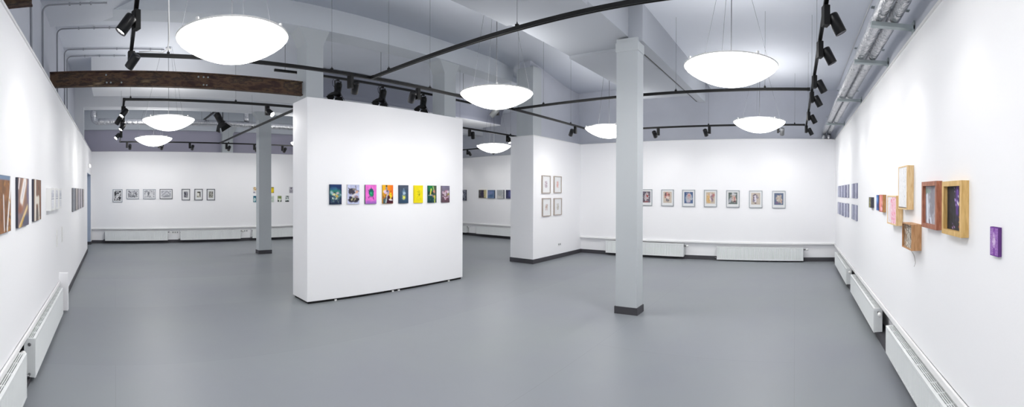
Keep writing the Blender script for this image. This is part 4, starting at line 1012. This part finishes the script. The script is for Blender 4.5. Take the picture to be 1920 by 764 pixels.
back_art(*sb, 0.003, (238, 238, 240), [('n', .05, .2), ('r', 60, .55, .04, .95, .96, .012, [(206, 208, 214), (250, 250, 250), (186, 188, 196)]), ('r', 20, .05, .05, .5, .95, .015, [(226, 226, 230), (250, 250, 250)])], 94, 'white_sheet')
bx(-sb[1] / 2 + .01, sb[1] / 2 - .01, -0.055, -0.05, -sb[2] / 2 + .01, -sb[2] / 2 + .018).build('sheet_edge', M['string'], sb[0])
# open box with twine
sb = shadow_box('open brown plywood box with twine hanging out of it', 3.111, 3.40, 1.175, 1.372, 0.078, 0.008, M['ply'])
t = sb[0]
back_art(*sb, 0.016, (206, 200, 188), [('n', .1, .2), ('b', .1, .5, .2, .5, (150, 120, 92), 0, .8), ('r', 30, .05, .05, .95, .95, .05, [(186, 182, 174), (226, 224, 220), (150, 146, 138), (214, 206, 190)]), ('q', 20, .0, .0, 1, 1, .008, .2, [(130, 116, 100), (236, 234, 230)])], 95, 'back_panel')
rnd = random.Random(8)
tw = MB()
for k in range(9):
    x = -0.12 + 0.03 * k
    pts = [(x + rnd.uniform(-.012, .012), -0.078 + rnd.uniform(-.002, .03), 0.095 - 0.18 * i / 7) for i in range(8)]
    tw.tube(pts, 0.0011, 5)
for k in range(6):
    z = 0.094 - 0.006 * k
    tw.tube([(-0.13 + 0.26 * i / 8, -0.08 + rnd.uniform(-.003, .01), z + rnd.uniform(-.006, .008)) for i in range(9)], 0.0011, 5)
tw.build('twine_web', M['string'], t)
MB().tube([(0.13, -0.08, 0.09), (0.127, -0.082, -0.05), (0.124, -0.07, -0.105), (0.112, -0.05, -0.13), (0.098, -0.04, -0.15), (0.11, -0.04, -0.17), (0.124, -0.04, -0.19), (0.11, -0.04, -0.208), (0.085, -0.04, -0.225)], 0.0013, 6).build('hanging_twine', M['string'], t)
sb = shadow_box('reddish brown wooden frame with a grey and white abstract', 2.647, 2.982, 1.367, 1.687, 0.040, 0.030, M['cherry'])
back_art(*sb, 0.022, (176, 174, 182), [('n', .15, .2), ('s', .1, .2, .2, 1.0, .09, (226, 232, 242)), ('s', .3, .5, .45, 1.0, .06, (222, 228, 240)), ('b', .55, .35, .2, .5, (146, 144, 152), .1, .5), ('s', .9, .5, .85, 1.0, .05, (90, 100, 170)), ('b', .1, .12, .3, .08, (150, 168, 160)), ('s', .3, .9, .36, 1, .03, (50, 46, 60)), ('q', 24, .3, 0, 1, 1, .006, .12, [(120, 116, 124), (206, 204, 214), (150, 140, 140)])], 96)
sb = shadow_box('honey-coloured wooden frame with a black painting streaked purple and orange', 2.204, 2.528, 1.36, 1.678, 0.045, 0.030, M['pine2'])
back_art(*sb, 0.026, (46, 45, 50), [('n', .3, .2), ('b', .62, .3, .1, .4, (96, 60, 140), 0, .8), ('b', .95, .5, .12, .6, (170, 90, 50), 0, .7),
    ('r', 26, .42, .02, .66, .45, .02, [(150, 110, 200), (120, 70, 180), (60, 40, 90), (200, 180, 226)]), ('r', 34, .72, .02, 1, .95, .022, [(236, 140, 40), (206, 90, 40), (250, 180, 90), (120, 50, 40), (60, 40, 60)]),
    ('r', 12, .65, .2, .85, .55, .022, [(220, 206, 236), (70, 60, 150), (240, 236, 240)]), ('r', 5, .32, .85, .5, .98, .02, [(200, 160, 226), (160, 120, 200)])], 97)
L_, W_, H_ = RW(1.807, 1.897, 1.306, 1.445)
canvas('small purple relief with fine white text-like rows, alone at the end', 'R', L_, W_, H_, 0.018, (122, 58, 160),
       [('l', .04, .03, .42, .97, 22, (222, 196, 232), .8), ('l', .6, .03, .98, .97, 20, (216, 190, 228), .7), ('b', .5, .5, .16, .2, (236, 220, 240), 0, .8, .8), ('b', .48, .25, .08, .1, (224, 200, 232), 0, .8, .7), ('n', .15, .3)], 98, 'e_purple', None, 'relief', 'relief_panel', 0.0012)

# --- works along the left wall
def LW(y0, y1, z0, z1): return (XL - 0.001 + 0.002, (y0 + y1) / 2, (z0 + z1) / 2), y1 - y0, z1 - z0
L_, W_, H_ = LW(2.55, 2.957, 1.332, 1.716)
canvas('square rust brown painting with two white blade shapes, cut by the picture edge', 'L', L_, W_, H_, 0.019, (140, 98, 66),
       [('n', .35, .12), ('r', 60, 0, .08, 1, 1, .02, [(166, 110, 60), (110, 74, 52), (186, 130, 70), (90, 66, 60), (150, 90, 50)]), ('R', 0, 0, 1, .07, (116, 138, 166)),
        ('s', .55, .95, .5, .36, .035, (226, 220, 218)), ('s', .74, .95, .96, .22, .05, (230, 226, 224)), ('s', .97, .2, 1.0, .05, .06, (226, 222, 220)), ('s', .64, 1, .74, .4, .012, (56, 46, 44)), ('b', .5, .55, .01, .01, (60, 56, 60)), ('b', .76, .7, .012, .012, (60, 56, 60)), ('b', .78, .9, .012, .012, (60, 56, 60)), ('r', 20, .85, .4, 1, 1, .02, [(196, 140, 60), (206, 160, 80)])], 101, 'e_char')
L_, W_, H_ = LW(3.184, 3.595, 1.330, 1.717)
canvas('square mauve brown painting with one long white loop, second from the picture edge', 'L', L_, W_, H_, 0.019, (142, 118, 118),
       [('n', .2, .12), ('b', .5, .3, .5, .25, (150, 112, 90), .5, .9, .7), ('s', .3, .48, .62, .06, .19, (196, 150, 110), .9), ('s', .3, .46, .62, .06, .14, (236, 230, 228)), ('s', .34, .42, .62, .08, .012, (170, 160, 170)), ('s', .05, .2, .14, .0, .04, (236, 230, 230)),
        ('b', .2, .62, .2, .1, (150, 92, 70), 0, .8, .8), ('b', .7, .9, .5, .14, (92, 92, 112), 0, .7), ('s', .1, 1.0, .95, .55, .05, (226, 200, 150)), ('s', .2, .99, .5, .82, .03, (206, 164, 70)), ('b', .95, .35, .15, .3, (116, 108, 130), 0, .8)], 102, 'e_char')
L_, W_, H_ = LW(3.825, 4.205, 1.338, 1.722)
canvas('square brown painting with a forked white post, third from the picture edge', 'L', L_, W_, H_, 0.019, (130, 100, 80),
       [('n', .25, .15), ('s', .2, 0, .16, 1.0, .10, (226, 222, 212)), ('s', .62, .45, .7, .95, .07, (226, 224, 214)), ('R', .36, 0, .56, .42, (128, 92, 74)), ('s', .2, .5, .66, .5, .10, (224, 218, 206)), ('b', .44, .86, .12, .16, (96, 90, 84)), ('s', .74, .0, .76, .9, .02, (60, 56, 60)), ('s', .97, 0, .96, .9, .03, (70, 56, 52)), ('b', .86, .4, .08, .4, (150, 104, 80), 0, .6), ('r', 16, 0, 0, 1, 1, .01, [(196, 190, 180), (110, 84, 70)])], 103, 'e_char')
for i, (lab, y0) in enumerate((('deep white box with small grey print, first after the brown paintings', 4.63), ('deep white box with small grey print, middle one of three', 4.97), ('deep white box with small grey print, last one before the switches', 5.31))):
    t = thing('display_box', lab, 'display box', (XL + 0.001, y0 + 0.13, 1.525), PI / 2, 'three deep white boxes on the left wall')
    bx(-0.13, 0.13, -0.055, 0, -0.125, 0.125).bevel(0.002).build('box_body', M['plastic'], t)
    link('printed_sheet', art_mesh(0.2, 0.21, painted(0.2, 0.21, (238, 239, 242), [('l', .05, .02, .95, .42, 7, (110, 116, 140), .85), ('R', 0, .46, 1, .50, (130, 136, 156)), ('l', .1, .56, .9, .96, 6, (214, 216, 224), .7)], 110 + i, 0.004)), None, t, (0, -0.0562, 0))
cols = [((150, 152, 158), (100, 106, 116)), ((184, 178, 176), (120, 112, 108)), ((206, 200, 206), (150, 140, 146)), ((214, 210, 216), (164, 152, 160)), ((216, 212, 214), (150, 138, 136))]
for i, (y0, y1) in enumerate(((7.42, 7.86), (8.02, 8.42), (8.60, 8.98), (9.15, 9.52), (9.75, 10.15))):
    lab = ['nearest the white boxes', 'second from the white boxes', 'third from the white boxes', 'fourth from the white boxes', 'last before the doorway'][i]
    L_, W_, H_ = LW(y0, y1, 1.265, 1.68)
    c0, c1 = cols[i]
    canvas('tall pale grey striped canvas on the left wall, ' + lab, 'L', L_, W_, H_, 0.018, c0, [('n', .15, .15), ('v', [(.1, .25, c1), (.45, .52, c1), (.7, .9, c1)])], 120 + i, 'e_grey', 'striped canvases on the left wall')

# ------------------------------------------------------------------ camera: cylindrical panorama
F_PX, X_LEFT, Y0, PITCH, ROLL = 811.94, 215.73, 365.24, -0.005, 0.0025
azc = (960 - X_LEFT) / F_PX
fh = Vector((math.sin(azc), math.cos(azc), 0)); rh = Vector((math.cos(azc), -math.sin(azc), 0)); zz = Vector((0, 0, 1))
fwd = fh * math.cos(PITCH) + zz * math.sin(PITCH)
up0 = zz * math.cos(PITCH) - fh * math.sin(PITCH)
rgt = rh * math.cos(ROLL) + up0 * math.sin(ROLL)
upv = up0 * math.cos(ROLL) - rh * math.sin(ROLL)
cd = bpy.data.cameras.new('camera'); cd.type = 'PANO'
tgt = cd if hasattr(cd, 'panorama_type') else cd.cycles
tgt.panorama_type = 'CENTRAL_CYLINDRICAL'
tgt.central_cylindrical_range_u_min = -960 / F_PX; tgt.central_cylindrical_range_u_max = 960 / F_PX
tgt.central_cylindrical_range_v_min = -(764 - Y0) / F_PX; tgt.central_cylindrical_range_v_max = Y0 / F_PX
tgt.central_cylindrical_radius = 1.0
cd.clip_start = 0.01; cd.clip_end = 100
cam = bpy.data.objects.new('camera', cd); COL.objects.link(cam)
mw = Matrix((( rgt.x, upv.x, -fwd.x, 0), (rgt.y, upv.y, -fwd.y, 0), (rgt.z, upv.z, -fwd.z, 1.6), (0, 0, 0, 1)))
cam.matrix_world = mw
SC.camera = cam

# ------------------------------------------------------------------ world and colour
wd = bpy.data.worlds.new('world'); SC.world = wd; wd.use_nodes = True
wd.node_tree.nodes['Background'].inputs[0].default_value = (0.7, 0.7, 0.72, 1)
wd.node_tree.nodes['Background'].inputs[1].default_value = 0.2
SC.view_settings.view_transform = 'Standard'
SC.view_settings.look = 'None'
SC.view_settings.gamma = 1.0
SC.view_settings.use_curve_mapping = False
SC.view_settings.exposure = 1.0
try:
    SC.cycles.max_bounces = 10; SC.cycles.diffuse_bounces = 6; SC.cycles.glossy_bounces = 4; SC.cycles.transparent_max_bounces = 8
    SC.cycles.use_denoising = True
    SC.cycles.caustics_reflective = False; SC.cycles.caustics_refractive = False
    SC.cycles.sample_clamp_indirect = 6.0
except Exception:
    pass
